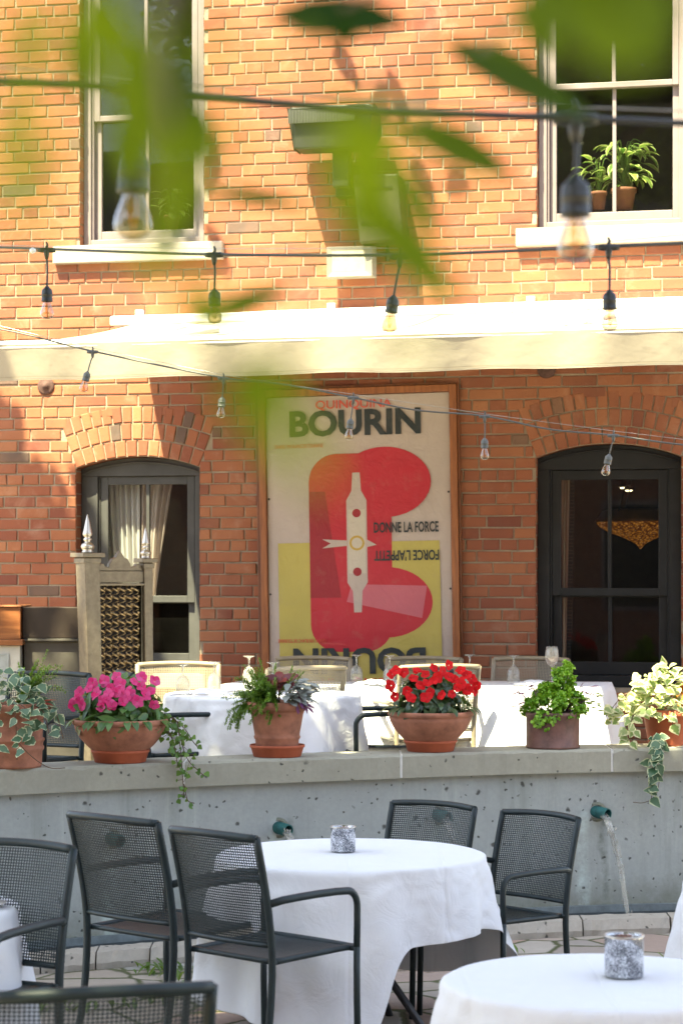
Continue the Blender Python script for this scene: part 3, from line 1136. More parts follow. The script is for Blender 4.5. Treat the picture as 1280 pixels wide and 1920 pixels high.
aw = local_thing('awning', 'cream fabric awning with white cassette stretched over the terrace', 'awning', 0, 0, 3.4)
hA, hB = wl(212, 604, -.08), wl(1420, 563, -.08)
PJ = -2.35
fA, fB = wl(-10, 648, PJ), wl(1420, 611, PJ)          # front rail
vA, vB = wl(-10, 714, PJ), wl(1420, 680, PJ)          # hem of the valance
Z0 = Vector((0, 0, -3.4))
loc = lambda v: v + Z0


def beam(mb, a, b_, dy, dz, m=0):
    vs = []
    for p in (a, b_):
        for y, z_ in ((-dy, -dz), (dy, -dz), (dy, dz), (-dy, dz)):
            vs.append((p.x, p.y + y, p.z + z_))
    mb.add(vs, [(0, 1, 5, 4), (1, 2, 6, 5), (2, 3, 7, 6), (3, 0, 4, 7), (3, 2, 1, 0), (4, 5, 6, 7)], m, None, 0.5, False)


b = MB()
beam(b, loc(hA), loc(hB), 0.07, 0.032)
b.build('cassette', m_whitemetal, aw, bevel=0.012)
b = MB()
for u in (0.04, 0.35, 0.66, 0.96):
    p = loc(hA.lerp(hB, u))
    b.box((p.x, -.02, p.z + .05), (.05, .04, .06))
b.build('bracket', m_whitemetal, aw)
b = MB()
beam(b, loc(fA), loc(fB), 0.022, 0.022)
b.build('front_rail', m_whitemetal, aw, bevel=0.006)
b = MB()
s0, s1 = hA.lerp(hB, 0.035), hB


def roof(u, v):
    p = s0.lerp(s1, u).lerp(fA.lerp(fB, u), v)
    sag = -0.035 * math.sin(PI * v) + 0.006 * math.sin(u * 40) * math.sin(PI * v)
    return loc(p) + Vector((0, 0, sag - 0.02 * (1 - v) + 0.027 * v))


b.grid(roof, 60, 14)
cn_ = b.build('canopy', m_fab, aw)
b = MB()
for i in range(1, 8):
    u = i / 8 + .01 * math.sin(i * 5)
    b.grid(lambda a, v, u=u: roof(u + (a - .5) * .003, v) + Vector((0, 0, .0025)), 1, 14)
b.build('stitched_seam', plain('seam_cloth', (0.2, 0.17, 0.125), .9, bump=0), cn_)
b = MB()


def val(u, v):
    p = fA.lerp(fB, u).lerp(vA.lerp(vB, u), v)
    y = -0.026 + v * (0.012 * math.sin(u * 23) + 0.008 * math.sin(u * 61 + 1)) + 0.058 * v
    return loc(p) + Vector((0, y, 0.004 * math.sin(u * 31) * v))


b.grid(val, 90, 6)
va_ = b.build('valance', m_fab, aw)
b = MB()
b.grid(lambda u, v: val(u, .90 + .012 * v) + Vector((0, -.002, 0)), 90, 1)
b.build('stitched_seam', plain('seam_cloth', (0.27, 0.235, 0.175), .9, bump=0), va_)
for u in (0.12, 0.88):
    b = MB()
    p0, p2 = loc(hA.lerp(hB, u)), loc(fA.lerp(fB, u))
    p0 = p0 + Vector((0, -.05, -.05))
    p2 = p2 + Vector((0, 0.03, -.03))
    mid = (p0 + p2) / 2 + Vector((0.5 if u < .5 else -.5, 0, 0.03))
    b.tube([p0, mid], 0.022, 8)
    b.tube([mid, p2], 0.018, 8)
    b.build('folding_arm', m_whitemetal, aw)

# ------------------------------------------------------------------ heater, box and flood lamp on the wall
p = wl(625, 250, -0.25)
ht = local_thing('patio_heater', 'dark grille patio heater on a post high on the sunlit brick', 'heater', p.x, -0.25, p.z)
m_dark = plain('bronze_housing', (0.022, 0.024, 0.017), 0.5, 0.2, var=0.2)
s = 1 / 294.0
b = MB()
prof = [(-0.10, 0.16), (0.10, 0.16), (0.135, 0.10), (0.13, 0.0), (0.09, -0.11), (-0.09, -0.11)]
hw = 0.278
pl = []
n = len(prof)
vs, fs = [], []
for x, k in ((-hw, 0.92), (-hw + .03, 1.0), (hw - .03, 1.0), (hw, 0.92)):
    for y, z_ in prof:
        # lamp head: swept section, narrower towards the underside at its ends
        vs.append((x * (1.0 if z_ > -.05 else 0.86), y * k, z_ * k))
for i in range(3):
    for j in range(n):
        fs.append((i * n + j, i * n + (j + 1) % n, (i + 1) * n + (j + 1) % n, (i + 1) * n + j))
fs += [tuple(range(n)), tuple(3 * n + j for j in reversed(range(n)))]
b.add(vs, fs, 0, None, 0.5, False)
b.build('head', m_dark, ht, bevel=0.012)
b = MB()
for i in range(44):
    x = -hw * .94 + i * (2 * hw * .76 / 43)
    b.box((x, -0.128, 0.09), (0.004, 0.012, 0.085))
b.build('grille', plain('grille_bars', (0.1, 0.105, 0.09), 0.5, 0.2), ht)
b = MB()
b.box((0.045, 0.06, -0.22), (0.11, 0.10, 0.24))
b.build('neck', m_dark, ht, bevel=0.01)
b = MB()
b.box((0.06, 0.2, -0.28), (0.16, 0.1, 0.2))
b.build('wall_bracket', m_dark, ht, bevel=0.008)
p = wl(706, 392, -0.12)
bx = local_thing('control_box', 'olive metal control box under the patio heater', 'box', p.x, -0.12, p.z)
b = MB()
pl = [(-0.135, 0.21), (0.155, 0.205), (0.19, -0.21), (-0.09, -0.23)]
b.prism([(x, z_) for x, z_ in reversed(pl)], -0.1, 0.117)
b.build('case', plain('olive_case', (0.06, 0.052, 0.03), 0.55, var=0.2), bx, bevel=0.012)
b = MB()
b.box((0.02, -0.104, -0.1), (0.2, 0.01, 0.012))
b.box((0.02, -0.104, 0.12), (0.2, 0.01, 0.012))
b.build('cover_seam', m_blackmetal, bx)
b = MB()
b.tube([(0.05, 0.1, -.2), (0.05, 0.11, -.32)], 0.012, 8)
b.build('conduit', m_dark, bx)
p = wl(660, 493, -0.09)
fl = local_thing('flood_lamp', 'square pale flood lamp on the brick just above the awning', 'lamp', p.x, -0.09, p.z)
b = MB()
vs = []
for y, kx, kz in ((-0.075, .145, .095), (-0.02, .165, .105), (0.085, .12, .075)):
    vs += [(-kx, y, -kz), (kx, y, -kz), (kx, y, kz), (-kx, y, kz)]
fs = [(i * 4 + j, i * 4 + (j + 1) % 4, (i + 1) * 4 + (j + 1) % 4, (i + 1) * 4 + j) for i in range(2) for j in range(4)] + [(11, 10, 9, 8)]
b.add(vs, fs, 0, None, 0.5, False)
fr = [(-.145, -.095), (.145, -.095), (.145, .095), (-.145, .095)]
inn = [(-.118, -.062), (.1, -.062), (.1, .07), (-.118, .07)]
vs = [(x, -.075, z_) for x, z_ in fr] + [(x, -.068, z_) for x, z_ in inn]
b.add(vs, [(j, (j + 1) % 4, 4 + (j + 1) % 4, 4 + j) for j in range(4)], 0, None, 0.5, False)
b.build('case', plain('greyed_white_case', (0.2, 0.19, 0.165), 0.5, var=0.12), fl, bevel=0.006)
b = MB()
b.add([(x, -.069, z_) for x, z_ in inn], [(0, 1, 2, 3)], 0, None, 0.5, False)
b.build('lens', plain('frosted_lens', (0.36, 0.33, 0.25), 0.3, bump=0), fl)
# ================================================================== POSTER
p0 = wl(675, 1015, -0.03)
ps = local_thing('framed_poster', 'tall red, cream and yellow drinks poster in a wooden frame on the brick wall', 'poster', p0.x, -0.03, p0.z)
# sheet edges (a real picture never hangs quite true: the sheet leans a touch)
PXL, PXR, PYT, PYB = 503, 845, 741, 1300
cw = wl(PXR, 1015, -.03).x - wl(PXL, 1015, -.03).x
xl = wl(PXL, 1015, -.03).x - p0.x
xr = xl + cw
zt = wl(675, PYT, -.03).z - p0.z
zb = wl(675, PYB, -.03).z - p0.z
PX = lambda px: xl + (px - PXL) / (PXR - PXL) * (xr - xl)
PZ = lambda py: zt + (py - PYT) / (PYB - PYT) * (zb - zt)
ps.rotation_euler = (0, math.radians(-0.9), -WA)


def mk_sheet(name, c, rough=0.4):
    t = NT(name)
    co = t.coord()
    n = t.noise(3, 5, 0.6, co)
    col = t.mix(n, sc3(c, 0.86), sc3(c, 1.1))
    col = t.mix(t.ramp(t.noise(7, 6, 0.75, co), [(0.55, 0.0), (0.8, 0.3)]), col, (0.3, 0.22, 0.16))
    nr = t.bump(t.math('ADD', t.noise(4, 3, 0.5, co, 1.0), t.math('MULTIPLY', t.noise(11, 2, 0.5, co, 3.0), 0.25)), 0.4, 0.025)
    return t.done(t.pbsdf(col, rough, 0, nr, 0.4, 0.25))


m_pcream, m_pyel, m_pred, m_pblk = mk_sheet('poster_cream', (0.44, 0.37, 0.325)), mk_sheet('poster_yellow', (0.43, 0.36, 0.09)), mk_sheet('poster_red', (0.43, 0.02, 0.035)), mk_sheet('poster_ink', (0.02, 0.03, 0.035))
m_ppink, m_pdkred = mk_sheet('poster_pink', (0.48, 0.12, 0.15)), mk_sheet('poster_dark_red', (0.27, 0.015, 0.025))
b = MB()
b.grid(lambda u, v: (xl + (xr - xl) * u, -0.002 + 0.004 * noise.noise(Vector((u * 3, v * 5, 1))), zt + (zb - zt) * v), 24, 40)
b.span((xl, 0.004, zb), (xr, 0.012, zt))
b.build('sheet', m_pcream, ps)
fo = MB()
fw = 0.05
for (x0, x1, z0, z1) in ((xl - fw, xl - .004, zb - fw, zt + fw), (xr + .004, xr + fw, zb - fw, zt + fw), (xl - .004, xr + .004, zt + .004, zt + fw), (xl - .004, xr + .004, zb - fw, zb - .004)):
    fo.span((x0, -0.022, z0), (x1, 0.026, z1))


def mk_wood(name, c1, c2, sc_=(40, 40, 3), rough=0.45):
    t = NT(name)
    mp = t.n('ShaderNodeMapping')
    mp.inputs['Scale'].default_value = sc_
    t.l(t.coord(), mp.inputs['Vector'])
    n = t.noise(1.0, 6, 0.65, mp.outputs[0], 0.8)
    return t.done(t.pbsdf(t.ramp(n, [(0.3, c1), (0.7, c2)]), rough, 0, t.bump(n, 0.2, 0.003)))


fo.build('frame', mk_wood('frame_wood', (0.16, 0.05, 0.018), (0.36, 0.13, 0.04)), ps, bevel=0.004)
fo = MB()
for (x0, x1, z0, z1) in ((xl - fw - .022, xl - fw - .002, zb - fw, zt + fw), (xr + fw + .002, xr + fw + .016, zb - fw, zt + fw), (xl - fw, xr + fw, zt + fw + .002, zt + fw + .016)):
    fo.span((x0, -0.006, z0), (x1, 0.026, z1))
fo.build('frame_edge', mk_wood('frame_wood_edge', (0.07, 0.022, 0.01), (0.2, 0.065, 0.02)), ps, bevel=0.003)
b = MB()
for px, py in ((506, 932), (842, 926), (506, 1112), (843, 1106)):
    b.lathe([(0.0, 0.006), (0.006, 0.004), (0.007, 0.0)], 10)
    for i in range(30):
        x, y, z_ = b.v[-30 + i]
        b.v[-30 + i] = (PX(px) + x, -0.006 - z_, PZ(py) + y)
b.build('grommet', m_blackmetal, ps)

LAY = [0]


def flat(name, poly, m):                 # printed colour field: a thin film laid on the sheet
    LAY[0] += 1
    mb = MB()
    y = -0.0068 - 0.00035 * LAY[0]
    mb.prism([(PX(x), PZ(y_)) for x, y_ in poly], y, y + 0.0003)
    o = mb.build(name, m, ps)
    return o


def rrect(x0, y0, x1, y1, r, n=8):
    out = []
    for cx, cy, a0 in ((x1 - r, y0 + r, -90), (x1 - r, y1 - r, 0), (x0 + r, y1 - r, 90), (x0 + r, y0 + r, 180)):
        for i in range(n + 1):
            a = math.radians(a0 + 90 * i / n)
            out.append((cx + r * math.cos(a), cy + r * math.sin(a)))
    return out


def disc(cx, cy, rx, ry=None, n=40, a0=0, a1=360):
    ry = ry or rx
    return [(cx + rx * math.cos(math.radians(a0 + (a1 - a0) * i / n)), cy + ry * math.sin(math.radians(a0 + (a1 - a0) * i / n))) for i in range(n + (0 if a1 - a0 == 360 else 1))]


flat('yellow_field', [(522, 1016), (824, 1016), (826, 1286), (522, 1286)], m_pyel)
# a plain abstract composition stands in for the artwork: one broad red column, two red arcs, a cream bottle
flat('red_column', rrect(582, 850, 736, 1222, 52), m_pred)
flat('red_arc', disc(724, 905, 86, 66), m_pred)
flat('red_arc', disc(724, 1130, 86, 66), m_pred)
flat('dark_red_band', [(582, 920), (612, 920), (640, 1120), (582, 1120)], m_pdkred)
flat('pink_band', [(660, 1095), (800, 1100), (790, 1160), (650, 1128)], m_ppink)
bt = [(664, 886), (678, 886), (680, 920), (690, 938), (690, 1092), (680, 1108), (678, 1148), (664, 1148), (662, 1108), (652, 1092), (652, 938), (662, 920)]
flat('cream_bottle', bt, m_pcream)
flat('bottle_label', [(655, 955), (687, 955), (687, 1075), (655, 1075)], mk_sheet('label_cream', (0.5, 0.45, 0.37)))
flat('label_roundel', disc(671, 962, 8), m_pdkred)
flat('label_roundel', disc(671, 1072, 8), m_pdkred)
flat('label_ring', disc(671, 1018, 14), mk_sheet('label_gold', (0.45, 0.3, 0.05)))
flat('label_ring', disc(671, 1018, 10), mk_sheet('label_cream', (0.5, 0.45, 0.37)))
flat('cream_star', [(606, 1010), (652, 1013), (652, 1023), (606, 1027), (622, 1018)], m_pcream)
flat('cream_star', [(690, 1012), (708, 1022), (690, 1026)], m_pcream)

dg_ = None


def words_(name, txt, px0, px1, py0, py1, m, flip=False, off=0.0, vert=False):
    cu = bpy.data.curves.new(name, 'FONT')
    cu.body = txt
    cu.extrude = 0.0001
    cu.offset = off
    cu.resolution_u = 3
    o = bpy.data.objects.new(name, cu)
    C.objects.link(o)
    bpy.context.view_layer.update()
    me = bpy.data.meshes.new_from_object(o.evaluated_get(bpy.context.evaluated_depsgraph_get()))
    bpy.data.objects.remove(o)
    vs = [v.co.copy() for v in me.vertices]
    x0, x1 = min(v.x for v in vs), max(v.x for v in vs)
    y0, y1 = min(v.y for v in vs), max(v.y for v in vs)
    LAY[0] += 1
    yy = -0.0068 - 0.00035 * LAY[0]
    for v in me.vertices:
        u, w = (v.co.x - x0) / (x1 - x0), (v.co.y - y0) / (y1 - y0)
        if flip:
            u, w = 1 - u, 1 - w
        if vert:
            u, w = w, u
            u = 1 - u
        X = PX(px0) + (PX(px1) - PX(px0)) * u
        Z = PZ(py1) + (PZ(py0) - PZ(py1)) * w
        v.co = (X, yy - v.co.z, Z)
    if flip is None:
        pass
    me.materials.clear()
    me.materials.append(m)
    ob = bpy.data.objects.new(name, me)
    C.objects.link(ob)
    ob.parent = ps
    return ob


m_pred2 = mk_sheet('poster_red_ink', (0.55, 0.08, 0.05))
words_('title_lettering', 'BOURIN', 547, 793, 767, 817, m_pblk, False, 0.034)
words_('heading_lettering', 'QUINQUINA', 597, 740, 749, 768, m_pred2, False, 0.012)
words_('small_lettering', 'GRAND VIN BLANC DE TOURAINE', 519, 610, 830, 837, m_pred2, False, 0.01)
words_('slogan_lettering', 'DONNE LA FORCE', 703, 823, 980, 1000, m_pblk, False, 0.022)
words_('slogan_lettering', "FORCE L'APPETIT", 703, 823, 1033, 1053, m_pblk, True, 0.022)
words_('small_lettering', 'GRAND VIN BLANC DE TOURAINE', 520, 610, 1197, 1204, m_pred2, True, 0.01)
words_('title_lettering', 'BOURIN', 548, 796, 1214, 1264, m_pblk, True, 0.034)
words_('heading_lettering', 'QUINQUINA', 600, 742, 1268, 1286, m_pred2, True, 0.012)

# ================================================================== ORNATE SCREEN AND HOST STAND
m_bronze = plain('dull_bronze', (0.165, 0.135, 0.095), 0.42, 0.55, var=0.25, vs=30, bump=0.2, bs=90, bd=0.003)
m_bronze_d = plain('dark_bronze', (0.10, 0.085, 0.06), 0.35, 0.8, var=0.3, vs=40, bump=0.2)
m_silver = plain('brushed_nickel', (0.5, 0.47, 0.42), 0.32, 0.9, var=0.15, bump=0.05)
Yo = 13.25
so = at(228, 1275, Yo)
so.z = ZT
sr = math.radians(38)
scn = thing('ornate_screen', 'tall bronze screen with spiked finials and pierced lattice before the arched window', 'screen', so, sr)
hts = 1.80 - ZT + (1080 - 1045) / F * Yo
for sx, lean in ((-1, 0.10), (1, 0.03)):
    cx = sx * 0.185
    wtp, wbt = (0.105, 0.085) if sx < 0 else (0.062, 0.055)
    b = MB()
    vs = []
    for z_, w, l_ in ((0, wbt, 0), (hts - (0.0 if sx < 0 else 0.03), wtp, 1)):
        for y, x in ((-1, -1), (-1, 1), (1, 1), (1, -1)):
            vs.append((cx + x * w / 2 - lean * (0.8 * l_) * .6, y * w / 2, z_))
    b.add(vs, [(3, 2, 1, 0), (4, 5, 6, 7), (0, 1, 5, 4), (1, 2, 6, 5), (2, 3, 7, 6), (3, 0, 4, 7)], 0, None, 0.5, False)
    post = b.build('post', m_bronze, scn, bevel=0.004)
    tx, tz = cx - lean * .48, hts - (0.0 if sx < 0 else 0.03)
    b = MB()
    b.box((tx, 0, tz + 0.012), (wtp + .045, wtp + .045, 0.026))
    b.box((tx, 0, tz - 0.02), (wtp + .012, wtp + .012, 0.03))
    b.build('post_cap', m_bronze, post, bevel=0.003)
    b = MB()
    k = 1.0 if sx < 0 else 0.82
    b.lathe([(r * k, z_ * k) for r, z_ in ((0.03, 0.0), (0.034, 0.008), (0.028, 0.014), (0.037, 0.026), (0.04, 0.038), (0.036, 0.05), (0.018, 0.06), (0.016, 0.068), (0.024, 0.075), (0.024, 0.082), (0.015, 0.09), (0.024, 0.098), (0.029, 0.106), (0.028, 0.114), (0.02, 0.15), (0.012, 0.19), (0.004, 0.222), (0.0, 0.226))], 24, (tx, 0, tz + 0.025))
    b.build('finial', m_silver, post)
b = MB()
x0, x1 = -0.19, 0.155
zc_ = hts - 0.05
pr = [(-1, 0), (-1, .05), (-.86, .06), (-.8, .11), (-.66, .12), (-.6, .075), (-.45, .06), (-.42, .12), (-.3, .2), (-.18, .215), (-.12, .26), (0, .33), (.12, .26), (.18, .215), (.3, .2), (.42, .12), (.45, .06), (.6, .075), (.66, .12), (.8, .11), (.86, .06), (1, .05), (1, 0)]
xm, hw = (x0 + x1) / 2, (x1 - x0) / 2
b.prism([(xm + x * hw, zc_ - .03 + z_ * .36) for x, z_ in reversed(pr)], -0.014, 0.014)
b.build('crest', m_bronze, scn, bevel=0.003)
b = MB()
b.span((x0, -0.02, zc_ - .1), (x1, 0.02, zc_ - .03))
b.span((x0, -0.028, zc_ - .118), (x1, 0.028, zc_ - .102))
b.build('top_rail', m_bronze, scn, bevel=0.004)
b = MB()
for s_ in (-1, 1):
    b.span((xm + s_ * (hw - .012) - .012, -0.014, 0.25), (xm + s_ * (hw - .012) + .012, .014, zc_ - .118))
b.span((x0, -0.02, .2), (x1, .02, .25))
b.build('inner_frame', m_bronze_d, scn)
b = MB()
nx, nz = 6, 22
for i in range(nx):
    for j in range(nz):
        cx = x0 + 0.03 + (x1 - x0 - .06) * (i + .5) / nx
        cz = 0.25 + (zc_ - .37) * (j + .5) / nz
        a = 0.025
        # a scrolled S link, a drop and a ring repeat over the pierced panel
        pts = [(cx + a * math.sin(t * 2 * PI) * .85, 0.006 * math.cos(t * 6), cz + (t - .5) * a * 2.1) for t in [k / 9 for k in range(10)]]
        b.tube(pts, [0.0035 + 0.003 * math.sin(k / 9 * PI) for k in range(10)], 5)
        b.tube([(cx - a * .95, 0, cz), (cx, -.004, cz + .006), (cx + a * .95, 0, cz)], 0.0035, 5)
        if (i + j) % 2:
            b.lathe([(0, -.011), (0.008, -.006), (0.0095, 0), (0.006, .007), (0, .012)], 8, (cx + .012, -.008, cz + .012))
b.build('lattice_panel', plain('aged_brass', (0.36, 0.27, 0.15), 0.3, 0.9, var=0.4, vs=60, bump=0.2), scn)
b = MB()
b.span((x0 + .02, 0.02, .25), (x1 - .02, 0.026, zc_ - .118))
b.build('backing', plain('dark_backing', (0.03, 0.022, 0.018), 0.6, bump=0), scn)

Yh = 13.3
hs = at(20, 1275, Yh)
hs.z = ZT
st_ = thing('host_stand', 'wooden topped host stand with dark side panel at the edge of the brick wall', 'stand', hs, 0)
X = lambda px: (px - 640) / F * Yh - hs.x
Z = lambda py: H + (1080 - py) / F * Yh - ZT
m_orangewood = mk_wood('varnished_oak', (0.11, 0.035, 0.012), (0.3, 0.115, 0.04), (3, 3, 26), 0.3)
m_pgrey = plain('pale_grey_paint', (0.42, 0.42, 0.38), 0.5, var=0.1)
m_espresso = plain('espresso_panel', (0.028, 0.019, 0.014), 0.45, var=0.3)
b = MB()
b.span((X(-90), 0, Z(1199)), (X(39), .42, Z(1139)))
b.build('drawer_front', m_orangewood, st_, bevel=0.004)
b = MB()
b.span((X(-92), -0.02, Z(1210)), (X(44), .44, Z(1199)))
b.span((X(-91), -0.012, Z(1138.5)), (X(41), .43, Z(1135)))
b.build('moulding', m_orangewood, st_, bevel=0.008)
b = MB()
b.span((X(-88), 0.01, 0.0), (X(38), .42, Z(1210.5)))
b.build('carcass', m_pgrey, st_, bevel=0.003)
b = MB()
for a, c_, z0, z1 in ((X(-80), X(-76), .1, Z(1228)), (X(13), X(17), .1, Z(1228)), (X(-80), X(17), .08, .1), (X(-80), X(17), Z(1228), Z(1226))):
    b.span((a, 0.0, z0), (c_, .012, z1))
b.span((X(-76), .006, .1), (X(13), .0105, Z(1228)))
b.build('door_panel', plain('blue_grey_paint', (0.3, 0.33, 0.33), 0.5), st_)
b = MB()
b.span((X(40), 0.06, Z(1197)), (X(176), .40, Z(1139)))
b.build('side_box', m_espresso, st_, bevel=0.003)
b = MB()
b.span((X(40), 0.05, Z(1203)), (X(178), .41, Z(1198)))
b.span((X(42), 0.08, 0), (X(174), .38, Z(1203.5)))
b.build('side_panel', plain('taupe_side', (0.055, 0.05, 0.043), 0.5, var=0.2), st_, bevel=0.003)

# ================================================================== CHAIRS
def yprof(z):                            # side view of the rear post
    P = [(0.0, 0.285), (0.10, 0.262), (0.25, 0.235), (0.40, 0.222), (0.50, 0.224), (0.62, 0.243), (0.74, 0.272), (0.87, 0.310)]
    for (a, ya), (b_, yb_) in zip(P[:-1], P[1:]):
        if z <= b_ or b_ == 0.87:
            t = (z - a) / (b_ - a)
            t = max(0, t)
            return ya + (yb_ - ya) * t


def yp(z):
    return (yprof(max(0, z - .04)) + yprof(z) * 2 + yprof(min(.87, z + .04))) / 4 if 0.04 < z < .83 else yprof(z)


HWB, HWT = 0.232, 0.240


def hwid(z):
    return HWB + (HWT - HWB) * z / .87


def back_pt(u, z):
    bow = 0.042 * (1 - u * u)
    return Vector((u * hwid(z), yp(z) + bow * min(1, max(.25, (z - .3) / .4)), z))


def seat_pt(u, v):                       # v 0 rear .. 1 front
    y = 0.205 - 0.43 * v
    x = u * (0.222 + 0.012 * v)
    z = 0.448 - 0.014 * (1 - u * u) * math.sin(PI * v) + 0.012 * v - 0.03 * max(0, v - .82) * 4 * max(0, v - .82)
    return Vector((x, y, z))


def make_chair(mf, mm, label, group):
    t = thing('patio_chair', label, 'chair', (0, 0, 0), 0, group)
    zs_ = [0, .06, .13, .2, .27, .34, .41, .48, .55, .62, .69, .76, .82, .865]
    for s_ in (-1, 1):
        b = MB()
        b.tube([(s_ * (hwid(z_) + (0.012 if z_ < .1 else 0.0)), yp(z_), z_) for z_ in zs_], [.0145] * len(zs_), 10, flat=1.0)
        b.build('leg', mf, t)
    for s_ in (-1, 1):
        b = MB()
        x = s_ * 0.262
        rr = 0.055
        zA = 0.655
        pts = [(s_ * hwid(zA), yp(zA) - .005, zA - .012), (x, yp(zA) - .06, zA)]
        pts += [(x, y, zA + .004 * math.sin((0.19 - y) * 8)) for y in (0.1, 0.0, -.1)]
        y0 = -0.16
        for k in range(7):
            a = PI / 2 * k / 6
            pts.append((x, y0 - rr * math.sin(a), zA - rr + rr * math.cos(a)))
        pts += [(x, y0 - rr, .55), (x, y0 - rr + .002, .46)]
        b.tube(pts, .0135, 10)
        b.build('armrest', mf, t)
        b = MB()
        b.tube([(x, y0 - rr + .002, .4605), (x, y0 - rr + .002, .3), (x, y0 - rr - .006, 0.0)], .0135, 10)
        b.build('leg', mf, t)
    b = MB()
    b.tube([back_pt(-1 + 2 * i / 16, .862) + Vector((0, 0, .008 * (1 - (-1 + 2 * i / 16) ** 2))) for i in range(17)], .0155, 10, flat=.9)
    b.build('top_rail', mf, t)
    b = MB()
    b.tube([back_pt(-1 + 2 * i / 12, .505) for i in range(13)], .009, 8)
    b.build('lower_rail', mf, t)
    b = MB()
    b.tube([seat_pt(-1, v / 10) for v in range(10)] + [seat_pt(-1 + 2 * k / 8, 1.0) + Vector((0, -.008 * math.sin(PI * k / 8), 0)) for k in range(9)] + [seat_pt(1, 1 - v / 10) for v in range(1, 11)], .0115, 8)
    b.tube([seat_pt(-1 + 2 * k / 8, 0) for k in range(9)], .010, 8)
    for s_ in (-1, 1):
        b.tube([(s_ * .228, .2, .446), (s_ * hwid(.45), yp(.45), .45)], .01, 8)
        b.tube([(s_ * .23, -.2, .455), (s_ * .262, -.213, .455)], .01, 8)
    b.build('seat_frame', mf, t)
    # woven wire backrest
    b = MB()
    nv, nh = 46, 38
    w = .0018

    def ribbon(pts, nrm, side):
        vs, fs = [], []
        for p in pts:
            vs += [p - side * w - nrm * .0012, p + side * w - nrm * .0012, p + side * w + nrm * .0012, p - side * w + nrm * .0012]
        for i in range(len(pts) - 1):
            for j in range(4):
                fs.append((i * 4 + j, i * 4 + (j + 1) % 4, i * 4 + 4 + (j + 1) % 4, i * 4 + 4 + j))
        b.add(vs, fs, 0, None, .5, False)
    for i in range(nv):
        u = -.965 + 1.93 * i / (nv - 1)
        ribbon([back_pt(u, .512 + .342 * k / 7) for k in range(8)], Vector((0, 1, 0)), Vector((1, 0, 0)))
    for j in range(nh):
        z_ = .515 + .336 * j / (nh - 1)
        ribbon([back_pt(-.98 + 1.96 * k / 10, z_) for k in range(11)], Vector((0, 1, -.2)).normalized(), Vector((0, .2, 1)).normalized())
    b.build('backrest', mm, t)
    b = MB()
    w = .0026
    nv, nh = 40, 40
    for i in range(nv):
        u = -.95 + 1.9 * i / (nv - 1)
        ribbon([seat_pt(u, .02 + .96 * k / 8) for k in range(9)], Vector((0, 0, 1)), Vector((1, 0, 0)))
    w = .0045
    for j in range(nh):
        v = .02 + .96 * j / (nh - 1)
        ribbon([seat_pt(-.97 + 1.94 * k / 6, v) for k in range(7)], Vector((0, 0, 1)), Vector((0, 1, 0)))
    b.build('seat', mm, t)
    return t


G1, G2, G3 = 'dark metal mesh armchairs on the lower patio', 'dark metal mesh armchairs on the upper terrace', 'sand coloured mesh armchairs on the upper terrace'
grey = make_chair(m_grey, m_grey, 'x', G1)
sand = make_chair(m_beige, m_beige, 'x', G3)
USED = {}


def chair(src, px, Y, deg, label, group, z=0.0, k=1.045, kx=.96):
    o = src if src.name not in USED else copy_tree(src)
    USED[src.name] = 1
    a = math.radians(deg)                # px, Y: where the middle of the back's top rail stands
    o.location = ((px - 640) / F * Y + .33 * k * math.sin(a), Y - .33 * k * math.cos(a), z)
    o.rotation_euler = (0, 0, a)
    o.scale = (k * kx, k * kx, k)
    o['label'] = label
    o['group'] = group
    return o


# lower patio
chair(grey, 374, 7.75, 136, 'dark mesh armchair drawn up to the round table, its seat before the white cloth', G1, 0, 1.045, .87)
chair(grey, 198, 8.26, 138, 'dark mesh armchair between the two other chairs, its back against the grey wall', G1)
chair(grey, 820, 9.65, -38, 'dark mesh armchair half hidden behind the far rim of the round table', G1, 0, .943)
chair(grey, 1022, 9.35, -48, 'dark mesh armchair at the table side nearest the water spout', G1, 0, .93)
chair(grey, 32, 7.49, -24, 'dark mesh armchair beside the white cloth cut off by the picture edge', G1)
chair(grey, 198, 4.80, 196, 'dark mesh armchair of which only the top of the back shows in front', G1)
# upper terrace, dark
chair(grey, 100, 11.55, -22, 'dark armchair behind the ivy pot and the pink flower bowl', G2, ZT, 1.0)
chair(grey, 226, 11.66, 103, 'dark armchair behind the pink flowers with its arm before the white cloth', G2, ZT, 1.0)
chair(grey, 838, 11.85, -80, 'dark armchair hidden behind the red flower bowl, its arm curving beside it', G2, ZT, 1.0)
# upper terrace, sand coloured
chair(sand, 334, 12.85, 4, 'sand coloured armchair facing out behind two upturned glasses', G3, ZT, 1.0)
chair(sand, 590, 13.72, -12, 'sand coloured armchair under the poster behind the maroon plant', G3, ZT, 1.0)
chair(sand, 797, 13.68, -14, 'sand coloured armchair under the poster behind the red flowers', G3, ZT, 1.0)
chair(sand, 997, 13.62, -18, 'sand coloured armchair behind the rose wine glass', G3, ZT, 1.0)
chair(sand, 828, 12.45, 196, 'sand coloured armchair with its frame back rising behind the red flowers', G3, ZT, 1.0)
chair(sand, 580, 12.2, 205, 'sand coloured armchair at the white table, post rising next to the maroon plant', G3, ZT, 1.0)
chair(sand, 1330, 12.9, 60, 'sand coloured armchair behind the variegated ivy by the picture edge', G3, ZT, 1.0)

